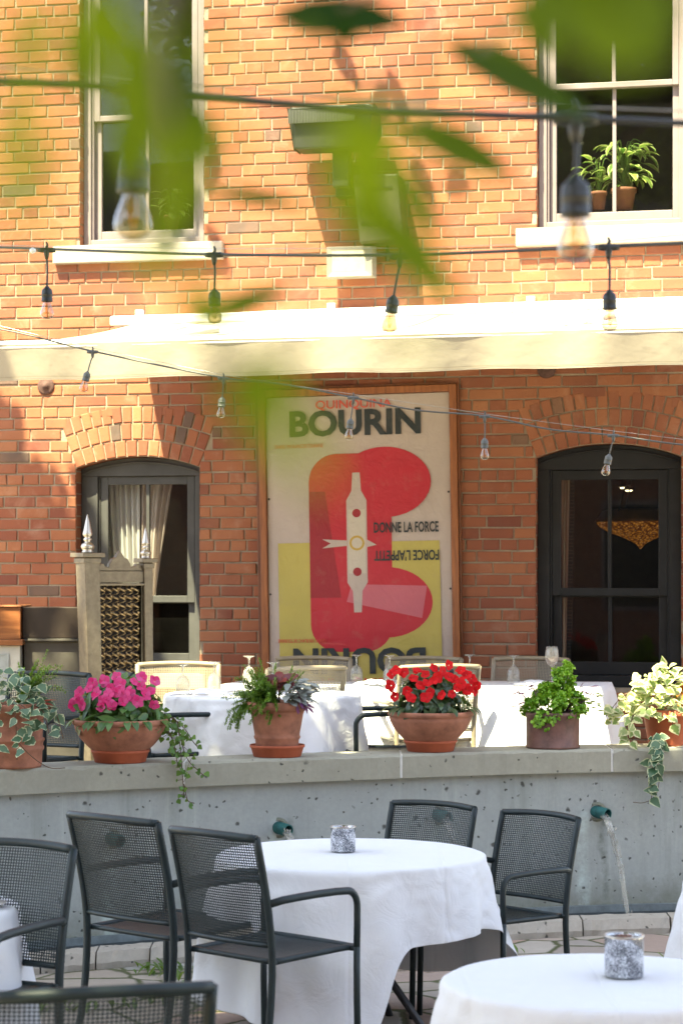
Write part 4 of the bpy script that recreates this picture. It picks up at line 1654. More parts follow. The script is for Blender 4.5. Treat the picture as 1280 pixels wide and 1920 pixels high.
# ================================================================== TABLES AND CLOTHS
def round_table(px, py, Rr, zf, label, group, rz=0.0, Y=None):
    """table whose top centre shows at px, py"""
    zt_ = zf + (.702 if zf == 0 else .74)
    Y = Y or (H - zt_) * F / (py - YH)
    x = (px - 640) / F * Y
    t = thing('round_table', label, 'table', (x, Y, zf + (-.038 if zf == 0 else 0)), rz, group)
    b = MB()
    b.lathe([(0, .70), (Rr - .025, .70), (Rr - .015, .706), (Rr - .015, .722), (Rr - .025, .727), (0, .727)], 48)
    b.build('tabletop', mk_wood('table_ply', (0.2, 0.12, 0.07), (0.32, 0.2, 0.12)), t)
    for k in range(4):
        a = PI / 4 + k * PI / 2
        c_, s_ = math.cos(a), math.sin(a)
        b = MB()
        b.tube(smooth_path([(c_ * .07, s_ * .07, .70), (c_ * .07, s_ * .07, .42), (c_ * .14, s_ * .14, .30), (c_ * .30, s_ * .30, .10), (c_ * .36, s_ * .36, .012)], 5), .016, 10)
        b.build('leg', m_blackmetal, t)
    b = MB()
    b.lathe([(0.06, .2), (.085, .2), (.085, .24), (.06, .24)], 20)
    b.build('collar', m_blackmetal, t)
    return t, x, Y, zt_


def square_cloth_drop(a1, a2, ang, off, Rr):
    """how far a rectangular cloth hangs below the rim of a round top, by direction"""
    def f(phi):
        c_, s_ = math.cos(phi - ang), math.sin(phi - ang)
        ox, oy = off
        tx = ((a1 if c_ > 0 else -a1) - ox) / c_ if abs(c_) > 1e-6 else 1e9
        ty = ((a2 if s_ > 0 else -a2) - oy) / s_ if abs(s_) > 1e-6 else 1e9
        return max(0.05, min(tx, ty) - Rr)
    return f


def cloth(x, Y, z, Rr, drop, label, seed=0, nfold=8, amp=0.05, flare=0.1, group=None, corners=None, zfloor=-9, bulge=.06, gather=True):
    o_ = MB()
    rr = random.Random(seed)
    ph = rr.uniform(0, 6)
    N = 220
    NT_ = 18
    NR = 10

    def rim(a):
        return Rr

    cs = sorted(c % (2 * PI) for c in corners)

    def warp(a):                         # the cloth gathers into narrow hanging corners
        a %= 2 * PI
        k = min(range(len(cs)), key=lambda i: min(abs(a - cs[i]), 2 * PI - abs(a - cs[i])))
        dl = (a - cs[k] + PI) % (2 * PI) - PI
        nb = cs[(k + 1) % len(cs)] if dl > 0 else cs[k - 1]
        hw = abs((nb - cs[k] + PI) % (2 * PI) - PI) / 2
        q = min(1, abs(dl) / hw)
        if not gather:
            return a, dl
        return cs[k] + math.copysign(hw * (.35 * q + .65 * q ** .45 if q > 0 else 0), dl), dl

    def drop_s(a):                       # softened hem
        return sum(drop(a + d) for d in (-.04, -.02, 0, .02, .04)) / 5
    dm = max(drop_s(2 * PI * i / 60) for i in range(60))
    rows = []
    for j in range(NR + 1):
        q = j / NR
        rows.append([(x + rim(a) * q * .985 * math.cos(a), Y + rim(a) * q * .985 * math.sin(a), z + 0.0016 * noise.noise(Vector((q * 4 * math.cos(a), q * 4 * math.sin(a), seed))) + .003) for a in [2 * PI * i / N for i in range(N)]])
    # rounded edge then hanging part
    for j in range(1, NT_ + 1):
        v = j / NT_
        row = []
        for i in range(N):
            a = 2 * PI * i / N
            e_, cdist = warp(a)
            d = drop_s(e_) * v
            long_ = drop_s(e_) / dm
            fold = math.sin(nfold * a + ph + 0.9 * math.sin(2 * a + ph) + 0.5 * noise.noise(Vector((a * 1.3, seed, 0))))
            fold = fold * .6 + .4 * math.sin((nfold * 2 - 3) * a + 2 * ph)
            n_ = noise.noise(Vector((math.cos(a) * 3, math.sin(a) * 3, v * 2 + seed * 7)))
            g_ = min(1, d / .25)
            r = rim(a) + .006 + amp * g_ * (fold + .45 * n_) * (0.35 + .9 * long_) + flare * d * (0.5 + long_) + bulge * g_ * v * math.exp(-(cdist / .15) ** 2)
            if v < .12:
                r = min(r, rim(a) + .006)
            r += 0.006 * noise.noise(Vector((a * 9, v * 9, seed)))
            zz = z + .003 - d + (0.012 if v < .06 else 0)
            zz = max(zz, zfloor + .01)
            row.append((x + r * math.cos(a), Y + r * math.sin(a), zz))
        rows.append(row)
    vs = [p for r_ in rows for p in r_]
    fs = []
    for j in range(len(rows) - 1):
        for i in range(N):
            i2 = (i + 1) % N
            fs.append((j * N + i, j * N + i2, (j + 1) * N + i2, (j + 1) * N + i))
    ctr = Vector((x, Y, z))
    o_.add([Vector(p) - ctr for p in vs], fs, 0, None, .5, True)
    o = o_.build('tablecloth', m_cloth, None)
    o.location = ctr
    so_ = o.modifiers.new('thickness', 'SOLIDIFY')
    so_.thickness = .0015
    so_.offset = 1
    ss = o.modifiers.new('smooth', 'SUBSURF')
    ss.levels = ss.render_levels = 1
    tag(o, label, 'tablecloth', group)
    return o


def four(a1, a2, ang):
    g_ = math.radians(ang)
    k = math.atan2(a2, a1)
    return [g_ + k, g_ + PI - k, g_ + PI + k, g_ - k]


GT, GC = 'round tables under white cloths', 'white tablecloths'
t, x, Y, z_ = round_table(657, 1600, .53, 0, 'black legged round table under the white cloth with a steep hanging corner', GT, .3)
TM = (x, Y, z_)
DROPS = [(-180, .55), (-150, .56), (-115, .585), (-104, .66), (-96, .71), (-88, .70), (-80, .55), (-74, .36), (-68, .295), (-40, .285), (-18, .275), (-6, .30), (4, .36), (14, .47), (30, .54), (60, .56), (120, .56), (180, .55)]


def main_drop(phi):
    d = math.degrees(phi) % 360
    d = d - 360 if d > 180 else d
    for (a, u), (b_, v) in zip(DROPS[:-1], DROPS[1:]):
        if d <= b_:
            return u + (v - u) * (d - a) / (b_ - a)
    return .55


cloth(x, Y, z_, .53, main_drop, 'white tablecloth with a long hanging corner on the table ringed by dark chairs', corners=[math.radians(-91), math.radians(12)], seed=3, nfold=9, amp=.04, flare=.10, group=GC, zfloor=0, bulge=.13, gather=False)
t, x, Y, z_ = round_table(1128, 1838, .435, 0, 'round table under the nearest white cloth', GT, .2)
TN = (x, Y, z_)
cloth(x, Y, z_, .435, square_cloth_drop(.80, .80, math.radians(20), (0, 0), .435), 'white tablecloth on the nearest table with the large speckled candle holder', corners=four(.80, .80, 20), seed=8, nfold=11, amp=.03, flare=.10, group=GC, zfloor=0)
t, x, Y, z_ = round_table(-215, 1700, .44, 0, 'round table mostly beyond the picture edge beside a dark chair', GT, .5)
TL = (x, Y, z_)
cloth(x, Y, z_, .44, square_cloth_drop(.9, .9, math.radians(10), (0, 0), .44), 'white tablecloth slice at the picture edge by a dark armchair', corners=four(.9, .9, 10), seed=5, nfold=9, amp=.03, flare=.14, group=GC, zfloor=0)
t, x, Y, z_ = round_table(1545, 1652, .5, 0, 'round table beyond the picture edge near the water spout', GT, .1)
cloth(x, Y, z_, .5, square_cloth_drop(.95, .95, math.radians(0), (0, 0), .5), 'thin slice of white tablecloth at the picture edge near the water spout', corners=four(.95, .95, 0), seed=6, nfold=9, amp=.03, flare=.2, group=GC, zfloor=0)
# terrace
t, x, Y, z_ = round_table(492, 1300, .52, ZT, 'round terrace table behind the terracotta pot with the fern', GT, .3, 11.98)
T1 = (x, Y, z_)
cloth(x, Y, z_, .52, square_cloth_drop(.86, .86, math.radians(-20), (0, 0), .52), 'white tablecloth behind the terracotta pot with the fern, two upturned glasses on it', corners=four(.86, .86, -20), seed=11, nfold=7, amp=.03, flare=.12, group=GC, zfloor=ZT)


def long_table(px, Y, wx, wy, label, clabel, seed, rz=-WA):
    x = (px - 640) / F * Y
    zt_ = ZT + .742
    t = thing('long_table', label, 'table', (x, Y, ZT), rz, 'long terrace tables under white cloths')
    b = MB()
    b.span((-wx / 2 + .008, -wy / 2 + .008, .70), (wx / 2 - .008, wy / 2 - .008, .728))
    b.build('tabletop', mk_wood('table_ply', (0.2, 0.12, 0.07), (0.32, 0.2, 0.12)), t)
    for a in (-1, 1):
        for c_ in (-1, 1):
            b = MB()
            b.tube([(a * (wx / 2 - .06), c_ * (wy / 2 - .06), .705), (a * (wx / 2 - .05), c_ * (wy / 2 - .05), 0)], .018, 8)
            b.build('leg', m_blackmetal, t)
    c = MB()
    n = 40
    hx, hy = wx / 2 + .004, wy / 2 + .004
    per = []
    for i in range(n):
        per.append((-hx + 2 * hx * i / n, -hy))
    for i in range(n // 2):
        per.append((hx, -hy + 2 * hy * i / (n // 2)))
    for i in range(n):
        per.append((hx - 2 * hx * i / n, hy))
    for i in range(n // 2):
        per.append((-hx, hy - 2 * hy * i / (n // 2)))
    N = len(per)
    rows = [[(0, 0, .739)] * N, [(px_ * .5, py_ * .5, .739 + .001) for px_, py_ in per], [(px_ * .99, py_ * .99, .739) for px_, py_ in per]]
    for j in range(1, 11):
        v = j / 10
        row = []
        for i, (px_, py_) in enumerate(per):
            l_ = .55
            cr = min(abs(abs(px_) - hx) + abs(abs(py_) - hy), .25) / .25       # 0 at a corner
            w = .03 * v * (noise.noise(Vector((px_ * 7, py_ * 7, seed))) + .5 * math.sin((px_ + py_) * 19)) + .09 * v * (1 - cr) + .03 * v
            k = math.hypot(px_, py_)
            sgx = px_ / hx
            sgy = py_ / hy
            ex = w * (1 if abs(sgx) > .98 else 0) * (1 if sgx > 0 else -1)
            ey = w * (1 if abs(sgy) > .98 else 0) * (1 if sgy > 0 else -1)
            row.append((px_ + ex, py_ + ey, .739 - l_ * v + .006))
        rows.append(row)
    vs = [p for r_ in rows for p in r_]
    fs = []
    for j in range(len(rows) - 1):
        for i in range(N):
            i2 = (i + 1) % N
            fs.append((j * N + i, j * N + i2, (j + 1) * N + i2, (j + 1) * N + i))
    c.add(vs, fs, 0, None, .5, True)
    o = c.build('tablecloth', m_cloth, None)
    o.location = (x, Y, ZT)
    o.rotation_euler = (0, 0, rz)
    so_ = o.modifiers.new('thickness', 'SOLIDIFY')
    so_.thickness = .0015
    tag(o, clabel, 'tablecloth', GC)
    return x, Y, zt_


T2 = long_table(900, 13.1, 1.46, .78, 'long terrace table behind the red flower bowl and the parsley', 'long white tablecloth behind the red flower bowl and the wine glass', 21)
T3 = long_table(545, 13.1, .74, .74, 'small square terrace table below the poster', 'small white tablecloth glimpsed behind the fern pot below the poster', 22)

# ================================================================== TABLEWARE
def mk_mercury():
    t = NT('speckled_mercury_glass')
    co = t.coord()
    n = t.noise(330, 4, 0.7, co)
    n2 = t.noise(26, 3, 0.6, co)
    sp = t.ramp(t.math('ADD', n, t.math('MULTIPLY', t.math('SUBTRACT', n2, .5), .35)), [(0.455, 0.0), (0.51, 1.0)])
    g = t.pbsdf((0.82, 0.83, 0.85), 0.08, 1.0)
    d = t.pbsdf((0.09, 0.1, 0.12), 0.1, 0.0)
    m = t.n('ShaderNodeMixShader')
    t.l(sp, m.inputs[0])
    t.l(g, m.inputs[1])
    t.l(d, m.inputs[2])
    return t.done(m.outputs[0])


m_merc = mk_mercury()


def votive(px, py, Y, z_, r, h, label):
    t = thing('candle_holder', label, 'candle holder', ((px - 640) / F * Y, Y, z_ + .0055), 0, 'silvered glass candle holders')
    b = MB()
    b.lathe([(0, .004), (r * .9, .004), (r * .97, 0.0), (r, .006), (r, h * .93), (r * 1.01, h * .96), (r * 1.01, h), (r * .96, h), (r * .93, h * .95), (r * .93, .02), (0, .018)], 40)
    b.build('cup', m_merc, t)
    b = MB()
    b.tube([(r * math.cos(2 * PI * k / 40), r * math.sin(2 * PI * k / 40), h) for k in range(41)], .0025, 6)
    b.build('rim_band', m_silver, t)
    b = MB()
    b.lathe([(0, .019), (r * .4, .019), (r * .4, .04), (r * .3, .044), (0, .042)], 20)
    b.build('candle', plain('candle_wax', (0.75, 0.72, 0.62), 0.5), t)


votive(643, 1590, TM[1] + .02, TM[2], .049, .098, 'small silvered candle holder on the round table ringed by dark chairs')
votive(1169, 1835, TN[1] + .03, TN[2], .053, .112, 'large speckled silver candle holder on the nearest white table')

GG = 'upturned stemmed water glasses on the terrace tables'
gp = [(0.036, 0.0), (0.0375, .02), (0.037, .05), (0.031, .075), (0.018, .092), (0.006, .098), (0.0045, .105), (0.0045, .135), (0.008, .146), (0.02, .152), (0.034, .156), (0.034, .159), (0, .1595)]


def goblet(px, Y, z_, label, upright=False, k=1.0):
    t = thing('wine_glass' if upright else 'water_glass', label, 'glass', ((px - 640) / F * Y, Y, z_ + .006), 0, None if upright else GG)
    if upright:
        b = MB()
        b.lathe([(0, 0), (.034, 0), (.034, .002), (.012, .006), (.004, .014), (.0038, .09), (.008, .1), (.024, .112), (.036, .132), (.040, .155), (.038, .185), (.032, .215), (.0305, .215), (.0365, .185), (.0385, .155), (.0345, .133), (.022, .114), (0, .104)], 32)
        b.build('goblet', m_glass, t)
        b = MB()
        b.lathe([(0, .1045), (.0215, .1145), (.034, .1335), (.0372, .150), (0, .150)], 32)
        b.build('wine', thin_glass('rose_wine', (0.85, 0.28, 0.16), 1.0), t)
        return t
    b = MB()
    b.lathe([(r * k, zz * k) for r, zz in gp[:7]], 28)
    b.build('bowl', m_glass, t)
    b = MB()
    b.lathe([(r * k, zz * k) for r, zz in gp[6:9]], 12)
    b.build('stem', m_glass, t)
    b = MB()
    b.lathe([(r * k, zz * k) for r, zz in gp[8:]], 28)
    b.build('foot', m_glass, t)
    return t


goblet(343, T1[1] - .12, T1[2], 'upturned glass by the front of the cloth behind the pink flowers')
goblet(402, T1[1] + .2, T1[2], 'upturned glass with cutlery reflections beside the fern pot')
goblet(467, T3[1] - .12, T3[2], 'upturned glass rising just beside the fern below the poster frame')
goblet(668, T2[1] + .1, T2[2], 'upturned glass standing clear before the upside down poster lettering')
goblet(730, T2[1] + .02, T2[2], 'upturned glass before the mesh back under the poster')
goblet(880, T2[1] + .12, T2[2], 'upturned glass against the bare brick beside the poster')
goblet(962, T2[1] - .0, T2[2], 'upturned glass next to the rose wine glass')
goblet(512, T1[1] + .12, T1[2], 'upturned glass half hidden in the fern')
goblet(1034, T2[1] - .16, T2[2], 'stemmed glass of rose wine above the parsley pot', True)
for i, (px, Y, z_, a) in enumerate(((320, T1[1] - .3, T1[2], .2), (350, T1[1] - .34, T1[2], .35), (428, T1[1] - .02, T1[2], 1.2))):
    t = thing('fork' if i else 'knife', ['table knife lying flat on the cloth behind the pink flowers', 'table fork beside the knife on the cloth', 'table fork by the upturned glass near the fern'][i], 'cutlery', ((px - 640) / F * Y, Y, z_ + .009), a)
    b = MB()
    b.tube([(0, 0, 0), (.06, 0, .002), (.11, 0, 0)], [.005, .004, .003], 6, flat=.4)
    b.build('handle', m_silver, t)
    b = MB()
    if i:
        for k in range(4):
            b.tube([(.11, (k - 1.5) * .002, 0), (.14, (k - 1.5) * .006, .002), (.19, (k - 1.5) * .006, .0)], .0014, 5)
    else:
        b.tube([(.11, 0, 0), (.16, .002, 0), (.21, .004, 0)], [.006, .009, .003], 8, flat=.2)
    b.build('tines' if i else 'blade', m_silver, t)
for i, (px, Y, z_) in enumerate(((700, T2[1] - .2, T2[2]), (1000, T2[1] - .25, T2[2]), (385, T1[1] - .1, T1[2]))):
    b = MB()
    b.grid(lambda u, v: ((u - .5) * .2, (v - .5) * .14, .006 + .022 * math.sin(PI * u) * math.sin(PI * v) ** .5 + .004 * math.sin(u * 20)), 14, 10)
    o = b.build('napkin', m_cloth, None)
    o.location = ((px - 640) / F * Y, Y, z_ + .004)
    o.rotation_euler = (0, 0, -.3 + i)
    so_ = o.modifiers.new('t', 'SOLIDIFY')
    so_.thickness = .004
    tag(o, ['folded white napkin behind the red flower bowl', 'folded white napkin near the rose wine glass', 'folded white napkin between two upturned glasses'][i], 'napkin', 'folded white napkins')
t = thing('bread_plate', 'pale plate edge on the white cloth slice beside the dark armchair', 'plate', (TL[0] + .33, TL[1] - .05, TL[2] + .006), 0)
b = MB()
b.lathe([(0, .002), (.05, .002), (.08, .014), (.082, .016), (.05, .006), (0, .006)], 32)
b.build('plate_body', plain('cream_china', (0.75, 0.72, 0.66), 0.2), t)
# ================================================================== POTTED PLANTS ON THE COPING
m_imp = leafmat('impatiens_leaf', (0.04, 0.11, 0.03), (0.1, 0.22, 0.055), None, .25, .35)
m_imp2 = leafmat('dark_impatiens_leaf', (0.025, 0.065, 0.028), (0.06, 0.12, 0.05), None, .2, .3)
m_pink = leafmat('pink_petal', (0.78, 0.03, 0.2), (0.86, 0.13, 0.38), None, .35, .6, .55, True)
m_redp = leafmat('red_petal', (0.62, 0.004, 0.008), (0.8, 0.012, 0.016), None, .35, .6, .55, True)
m_fern = leafmat('fern_frond', (0.07, 0.17, 0.02), (0.2, 0.36, 0.05), None, .35)
m_pars = leafmat('parsley_leaf', (0.11, 0.32, 0.015), (0.3, 0.55, 0.04), None, .35)
m_ivy = leafmat('variegated_ivy', (0.05, 0.13, 0.06), (0.13, 0.22, 0.12), (0.55, 0.6, 0.36), .3, .4, .72)
m_ivyp = leafmat('pale_variegated_ivy', (0.2, 0.32, 0.08), (0.4, 0.48, 0.2), (0.72, 0.72, 0.42), .4, .45, .5)
m_ivyg = leafmat('green_ivy', (0.04, 0.13, 0.02), (0.14, 0.28, 0.04), None, .3)
m_coleus = leafmat('maroon_coleus', (0.11, 0.012, 0.018), (0.26, 0.03, 0.03), (0.2, 0.1, 0.03), .3, .4, .9)
m_trad = leafmat('silver_tradescantia', (0.26, 0.3, 0.27), (0.4, 0.42, 0.4), (0.12, 0.16, 0.12), .25, .4, .8)
m_purp = leafmat('purple_leaf', (0.13, 0.02, 0.13), (0.3, 0.07, 0.27), None, .3)
m_croton = leafmat('orange_croton', (0.5, 0.05, 0.01), (0.75, 0.22, 0.03), None, .35)
m_twig = plain('brown_stem', (0.1, 0.06, 0.03), 0.8, bump=0)
RED_TIP = leafmat('red_new_leaf', (0.25, 0.01, 0.02), (0.4, 0.02, 0.04), None, .3)


def pot_thing(px, off, label, cat='potted plant'):
    p = cpt(px, off, ZC)
    return thing('potted_plant', label, cat, p, 0, 'potted plants along the wall coping')


def up_dir(rr, spread):
    a = rr.uniform(0, 2 * PI)
    e = rr.uniform(*spread)
    return Vector((math.cos(a) * math.cos(e), math.sin(a) * math.cos(e), math.sin(e)))


def dome_leaves(mb, rr, n, cx, cz, rx, rz_, L, W, m=0, prof=LANCE, droop=(.3, 1.0), base=.35, inner=0.3):
    for _ in range(n):
        d = up_dir(rr, (-.15, 1.5))
        k = rr.uniform(inner, 1.0) ** .6
        p = Vector((cx + d.x * rx * k, d.y * rx * k, cz + d.z * rz_ * k))
        dr = Vector((rr.gauss(0, 1), rr.gauss(0, 1), rr.gauss(0, .7)))
        dr = dr - d * dr.dot(d) + Vector((d.x * .5, d.y * .5, rr.uniform(-1.1, .25)))
        l_ = L * rr.uniform(.65, 1.2)
        if rr.random() < .25:
            dr = Vector((d.x + rr.gauss(0, .4), d.y + rr.gauss(0, .4), d.z * .5 + rr.uniform(-.5, .3)))
            d = Vector((0, 0, 1))
        mb.leaf(p - dr.normalized() * l_ * .5, dr, d, l_, W * rr.uniform(.75, 1.2), rr.uniform(*droop), rr.uniform(.1, .35), rr.random(), m, prof)


def flower(mb, c, nrm, r, rr, m=0):
    nrm = Vector(nrm).normalized()
    x = nrm.orthogonal().normalized()
    a0 = rr.uniform(0, 6.28)
    for k in range(5):
        a = a0 + 2 * PI * k / 5
        y = Quaternion(nrm, a) @ x
        mb.leaf(Vector(c) + y * .002, y + nrm * rr.uniform(.05, .45), nrm, r * rr.uniform(.8, 1.05), r * .95, rr.uniform(-.2, .7), rr.uniform(-.1, .2), rr.random(), m, [.35, .85, 1.05, .95, .35])


def fern(mb, rr, base, d, L, droop, dens=1.0, m=0, need=.02):
    n = int(26 * dens)
    p = Vector(base)
    d = Vector(d).normalized()
    for i in range(n):
        d = (d + Vector((rr.gauss(0, .05), rr.gauss(0, .05), -droop / n + rr.gauss(0, .03)))).normalized()
        p = p + d * (L / n)
        k = 1 - .5 * i / n
        for _ in range(8):
            q = (d * .6 + Vector((rr.gauss(0, 1), rr.gauss(0, 1), rr.gauss(0, .7))).normalized()).normalized()
            mb.leaf(p, q, (0, 0, 1), need * k * rr.uniform(.7, 1.4), .004, .3, 0, rr.random(), m, THIN, 3)


def trail(mst, mlf, rr, pts, every, L, W, prof, mi=0, front=(0, -1, 0), droopy=True, jit=.02):
    path = smooth_path(pts, 8)
    mst.tube(path, .0022, 5)
    acc = 0
    for a, b_ in zip(path[:-1], path[1:]):
        acc += (b_ - a).length
        if acc > every:
            acc = 0
            for _ in range(rr.choice((1, 1, 2))):
                s_ = Vector((rr.choice((-1, 1)) * rr.uniform(.3, 1), rr.uniform(-1, .1), rr.uniform(-1.0, .2)))
                q = a + Vector((rr.gauss(0, jit), rr.gauss(0, jit) - .01, rr.gauss(0, jit)))
                mst.tube([a, q], .0012, 4)
                l_ = L * rr.uniform(.6, 1.25)
                up = Vector((rr.gauss(0, .3), -1, rr.uniform(0, .8)))
                mlf.leaf(q, s_, up, l_, W * l_ / L * rr.uniform(.85, 1.1), rr.uniform(0, .6), rr.uniform(.05, .25), rr.random(), mi, prof)


def soil(t, r, z_, sx=1, sy=1):
    b = MB()
    b.lathe([(r, z_ - .01), (r * .6, z_ + .008), (0, z_ + .012)], 28, sx=sx, sy=sy)
    b.build('soil', m_soil, t)


def saucer(t, r, h, m=None, z0=0.0):
    b = MB()
    b.lathe([(0, z0), (r * .84, z0), (r * .87, z0 + .004), (r * .96, z0 + h * .75), (r, z0 + h * .8), (r, z0 + h), (r * .95, z0 + h), (r * .82, z0 + h * .25), (0, z0 + h * .2)], 40)
    b.build('saucer', m or m_saucer, t)


BOWL = [(0, 0), (.52, 0), (.55, .04), (.68, .2), (.84, .45), (.93, .68), (.955, .8), (.94, .82), (.985, .85), (1.0, .9), (1.0, .95), (.975, 1.0), (.93, .985), (.9, .9), (.88, .8), (0, .78)]

# --- pink bowl
t = pot_thing(220, .155, 'shallow terracotta bowl of bright pink flowers with ivy trailing down the wall')
saucer(t, .142, .062)
b = MB()
b.lathe([(r * .232, .045 + z_ * .165) for r, z_ in BOWL], 56, wob=.006)
b.build('bowl', m_terra, t)
soil(t, .2, .19)
rr = random.Random(11)
b = MB()
dome_leaves(b, rr, 560, 0, .19, .225, .225, .10, .042, inner=.5)
for _ in range(26):
    a = rr.uniform(0, 2 * PI)
    p = Vector((.2 * math.cos(a), .2 * math.sin(a), .215))
    b.leaf(p, (math.cos(a), math.sin(a), -.3), (0, 0, 1), .09, .036, .9, .2, rr.random())
b.build('foliage', m_imp, t)
pk = [(172, 1279), (217, 1268), (150, 1311), (133, 1318), (155, 1320), (208, 1287), (205, 1300), (182, 1296), (195, 1308), (200, 1306), (220, 1296), (236, 1302), (241, 1290), (264, 1285), (288, 1319), (285, 1278), (232, 1311), (180, 1303), (226, 1292), (245, 1300), (134, 1322), (262, 1270), (139, 1305), (165, 1290), (195, 1275), (250, 1277), (272, 1300), (258, 1312), (212, 1318), (192, 1322), (280, 1295), (146, 1298), (225, 1280)]
base = Vector(t.location)
for i, (px, py) in enumerate(pk):
    # bloom on the dome surface at that bearing
    dx = (px - 220) / 389.0
    dz = (1350 - py) / 389.0
    k = max(0.0, 1 - (dx / .235) ** 2 - (dz / .235) ** 2)
    dy = -.2 * math.sqrt(k) - .015
    b = MB()
    n_ = Vector((dx * 1.5 + rr.gauss(0, .3), -1 + rr.gauss(0, .3), dz * 2.2 + rr.gauss(0, .2)))
    flower(b, (0, 0, 0), n_, .027 * rr.uniform(.85, 1.2), rr)
    o = b.build('flower', m_pink, t)
    o.location = (dx, dy, .205 + dz)
mst, mlf = MB(), MB()
B0 = Vector(t.location)
for pts in ([(300, 1345, -.02), (330, 1350, -.14), (338, 1400, -.19), (342, 1450, -.2), (345, 1490, -.2)], [(300, 1350, 0), (318, 1345, -.1), (345, 1365, -.16), (362, 1390, -.17), (370, 1400, -.17)],
            [(305, 1345, 0), (330, 1362, -.1), (350, 1420, -.19), (372, 1445, -.2), (384, 1455, -.2)], [(290, 1350, -.05), (320, 1380, -.15), (332, 1420, -.18)], [(345, 1470, -.2), (352, 1500, -.2), (365, 1506, -.2)],
            [(305, 1345, -.03), (322, 1360, -.12), (340, 1378, -.15), (350, 1372, -.15)], [(300, 1352, -.04), (316, 1370, -.14), (326, 1395, -.17), (334, 1440, -.19)]):
    trail(mst, mlf, rr, [at(px, py, cf(px) + .155 + o) - B0 for px, py, o in pts], .014, .024, .026, IVY, jit=.016)
mst.build('trailing_stem', m_twig, t)
mlf.build('trailing_ivy', m_ivyg, t)

# --- red bowl
t = pot_thing(809, .155, 'shallow terracotta bowl of scarlet red flowers on the coping')
saucer(t, .137, .058)
b = MB()
b.lathe([(r * .222, .042 + z_ * .165) for r, z_ in BOWL], 56, wob=.006)
b.build('bowl', m_terra, t)
soil(t, .19, .19)
rr = random.Random(12)
b = MB()
dome_leaves(b, rr, 400, 0, .2, .21, .2, .095, .038, inner=.4)
for _ in range(18):
    a = rr.uniform(0, 2 * PI)
    p = Vector((.2 * math.cos(a), .2 * math.sin(a), .23))
    b.leaf(p, (math.cos(a), math.sin(a), -.2), (0, 0, 1), .08, .03, 1.0, .2, rr.random())
b.build('foliage', m_imp2, t)
rd = [(737, 1269), (760, 1265), (814, 1257), (843, 1252), (800, 1283), (813, 1278), (842, 1273), (742, 1309), (763, 1297), (827, 1305), (885, 1277), (895, 1290), (799, 1309), (806, 1300), (876, 1297), (820, 1272), (852, 1276), (856, 1292), (876, 1270), (788, 1287), (798, 1268), (745, 1262), (735, 1290), (775, 1275), (830, 1262), (866, 1262), (770, 1310), (845, 1303), (783, 1262), (864, 1285), (890, 1300)]
for i, (px, py) in enumerate(rd):
    dx = (px - 809) / 365.0
    dz = (1342 - py) / 365.0
    k = max(0.0, 1 - (dx / .235) ** 2 - (dz / .25) ** 2)
    dy = -.19 * math.sqrt(k) - .015
    b = MB()
    flower(b, (0, 0, 0), Vector((dx * 1.5 + rr.gauss(0, .3), -1 + rr.gauss(0, .3), dz * 2.2 + rr.gauss(0, .2))), .029 * rr.uniform(.85, 1.2), rr)
    o = b.build('flower', m_redp, t)
    o.location = (dx, dy, .195 + dz)

# --- tall banded pot with fern, coleus and tradescantia
t = pot_thing(518, .15, 'tall banded terracotta pot with feathery fern, maroon coleus and silver leaves')
saucer(t, .137, .06)
b = MB()
R_ = .156
b.lathe([(r * R_, z_) for r, z_ in ((0, .03), (.66, .03), (.68, .05), (.7, .085), (.735, .092), (.745, .1), (.72, .108), (.73, .12), (.84, .215), (.86, .222), (.86, .228), (.93, .232), (.99, .24), (1.0, .255), (.99, .272), (.93, .276), (.9, .262), (.88, .24), (0, .24))], 48, wob=.006)
b.build('pot', m_terra, t)
soil(t, .13, .25)
rr = random.Random(13)
b = MB()
for _ in range(85):
    a = rr.uniform(1.5, 5.5)
    fern(b, rr, (.02 * math.cos(a) - .02, .02 * math.sin(a), .25), (math.cos(a) * rr.uniform(.2, 1.2) - .35, math.sin(a) * .7 - .2, rr.uniform(.3, 2.2)), rr.uniform(.12, .25), rr.uniform(.3, 1.8), 1.0, 0, .024)
for _ in range(7):
    fern(b, rr, (-.10, -.02, .26), (-1, rr.uniform(-.6, .2), .5), rr.uniform(.16, .3), rr.uniform(2.2, 3.4), 1.1)
for _ in range(4):
    fern(b, rr, (.04, 0.02, .25), (rr.uniform(.2, .8), .2, 1), .2, .6)
b.build('fern', m_fern, t)
b = MB()
for k in range(26):
    a = 2 * PI * k / 13 + rr.gauss(0, .2)
    b.leaf((.01 + .012 * math.cos(a), .02 + .012 * math.sin(a), .365 - .03 * (k // 13)), (math.cos(a), math.sin(a) - .2, rr.uniform(.2, 1.3)), (0, -.9, .8), rr.uniform(.065, .105), .05, .9, .2, rr.random(), 0, OVAL)
for k in range(5):
    b.leaf((.11, -.02, .29), (rr.uniform(-.2, 1), -.4, rr.uniform(-.1, .8)), (0, 0, 1), .05, .03, .6, .2, rr.random(), 0, OVAL)
b.tube([(.01, .02, .24), (.01, .02, .37)], .004, 6)
b.build('coleus', m_coleus, t)
b = MB()
for k in range(60):
    a = rr.uniform(-1.9, .9)
    p = (.06 + .1 * rr.random() * math.cos(a), -.05 + .08 * rr.random() * math.sin(a), .27 + rr.uniform(0, .1))
    b.leaf(p, (math.cos(a) + .1, math.sin(a), rr.uniform(-.3, .8)), (0, -.4, 1), rr.uniform(.055, .095), .038, .8, .25, rr.random(), 0, LANCE)
b.build('silver_leaf', m_trad, t)
b = MB()
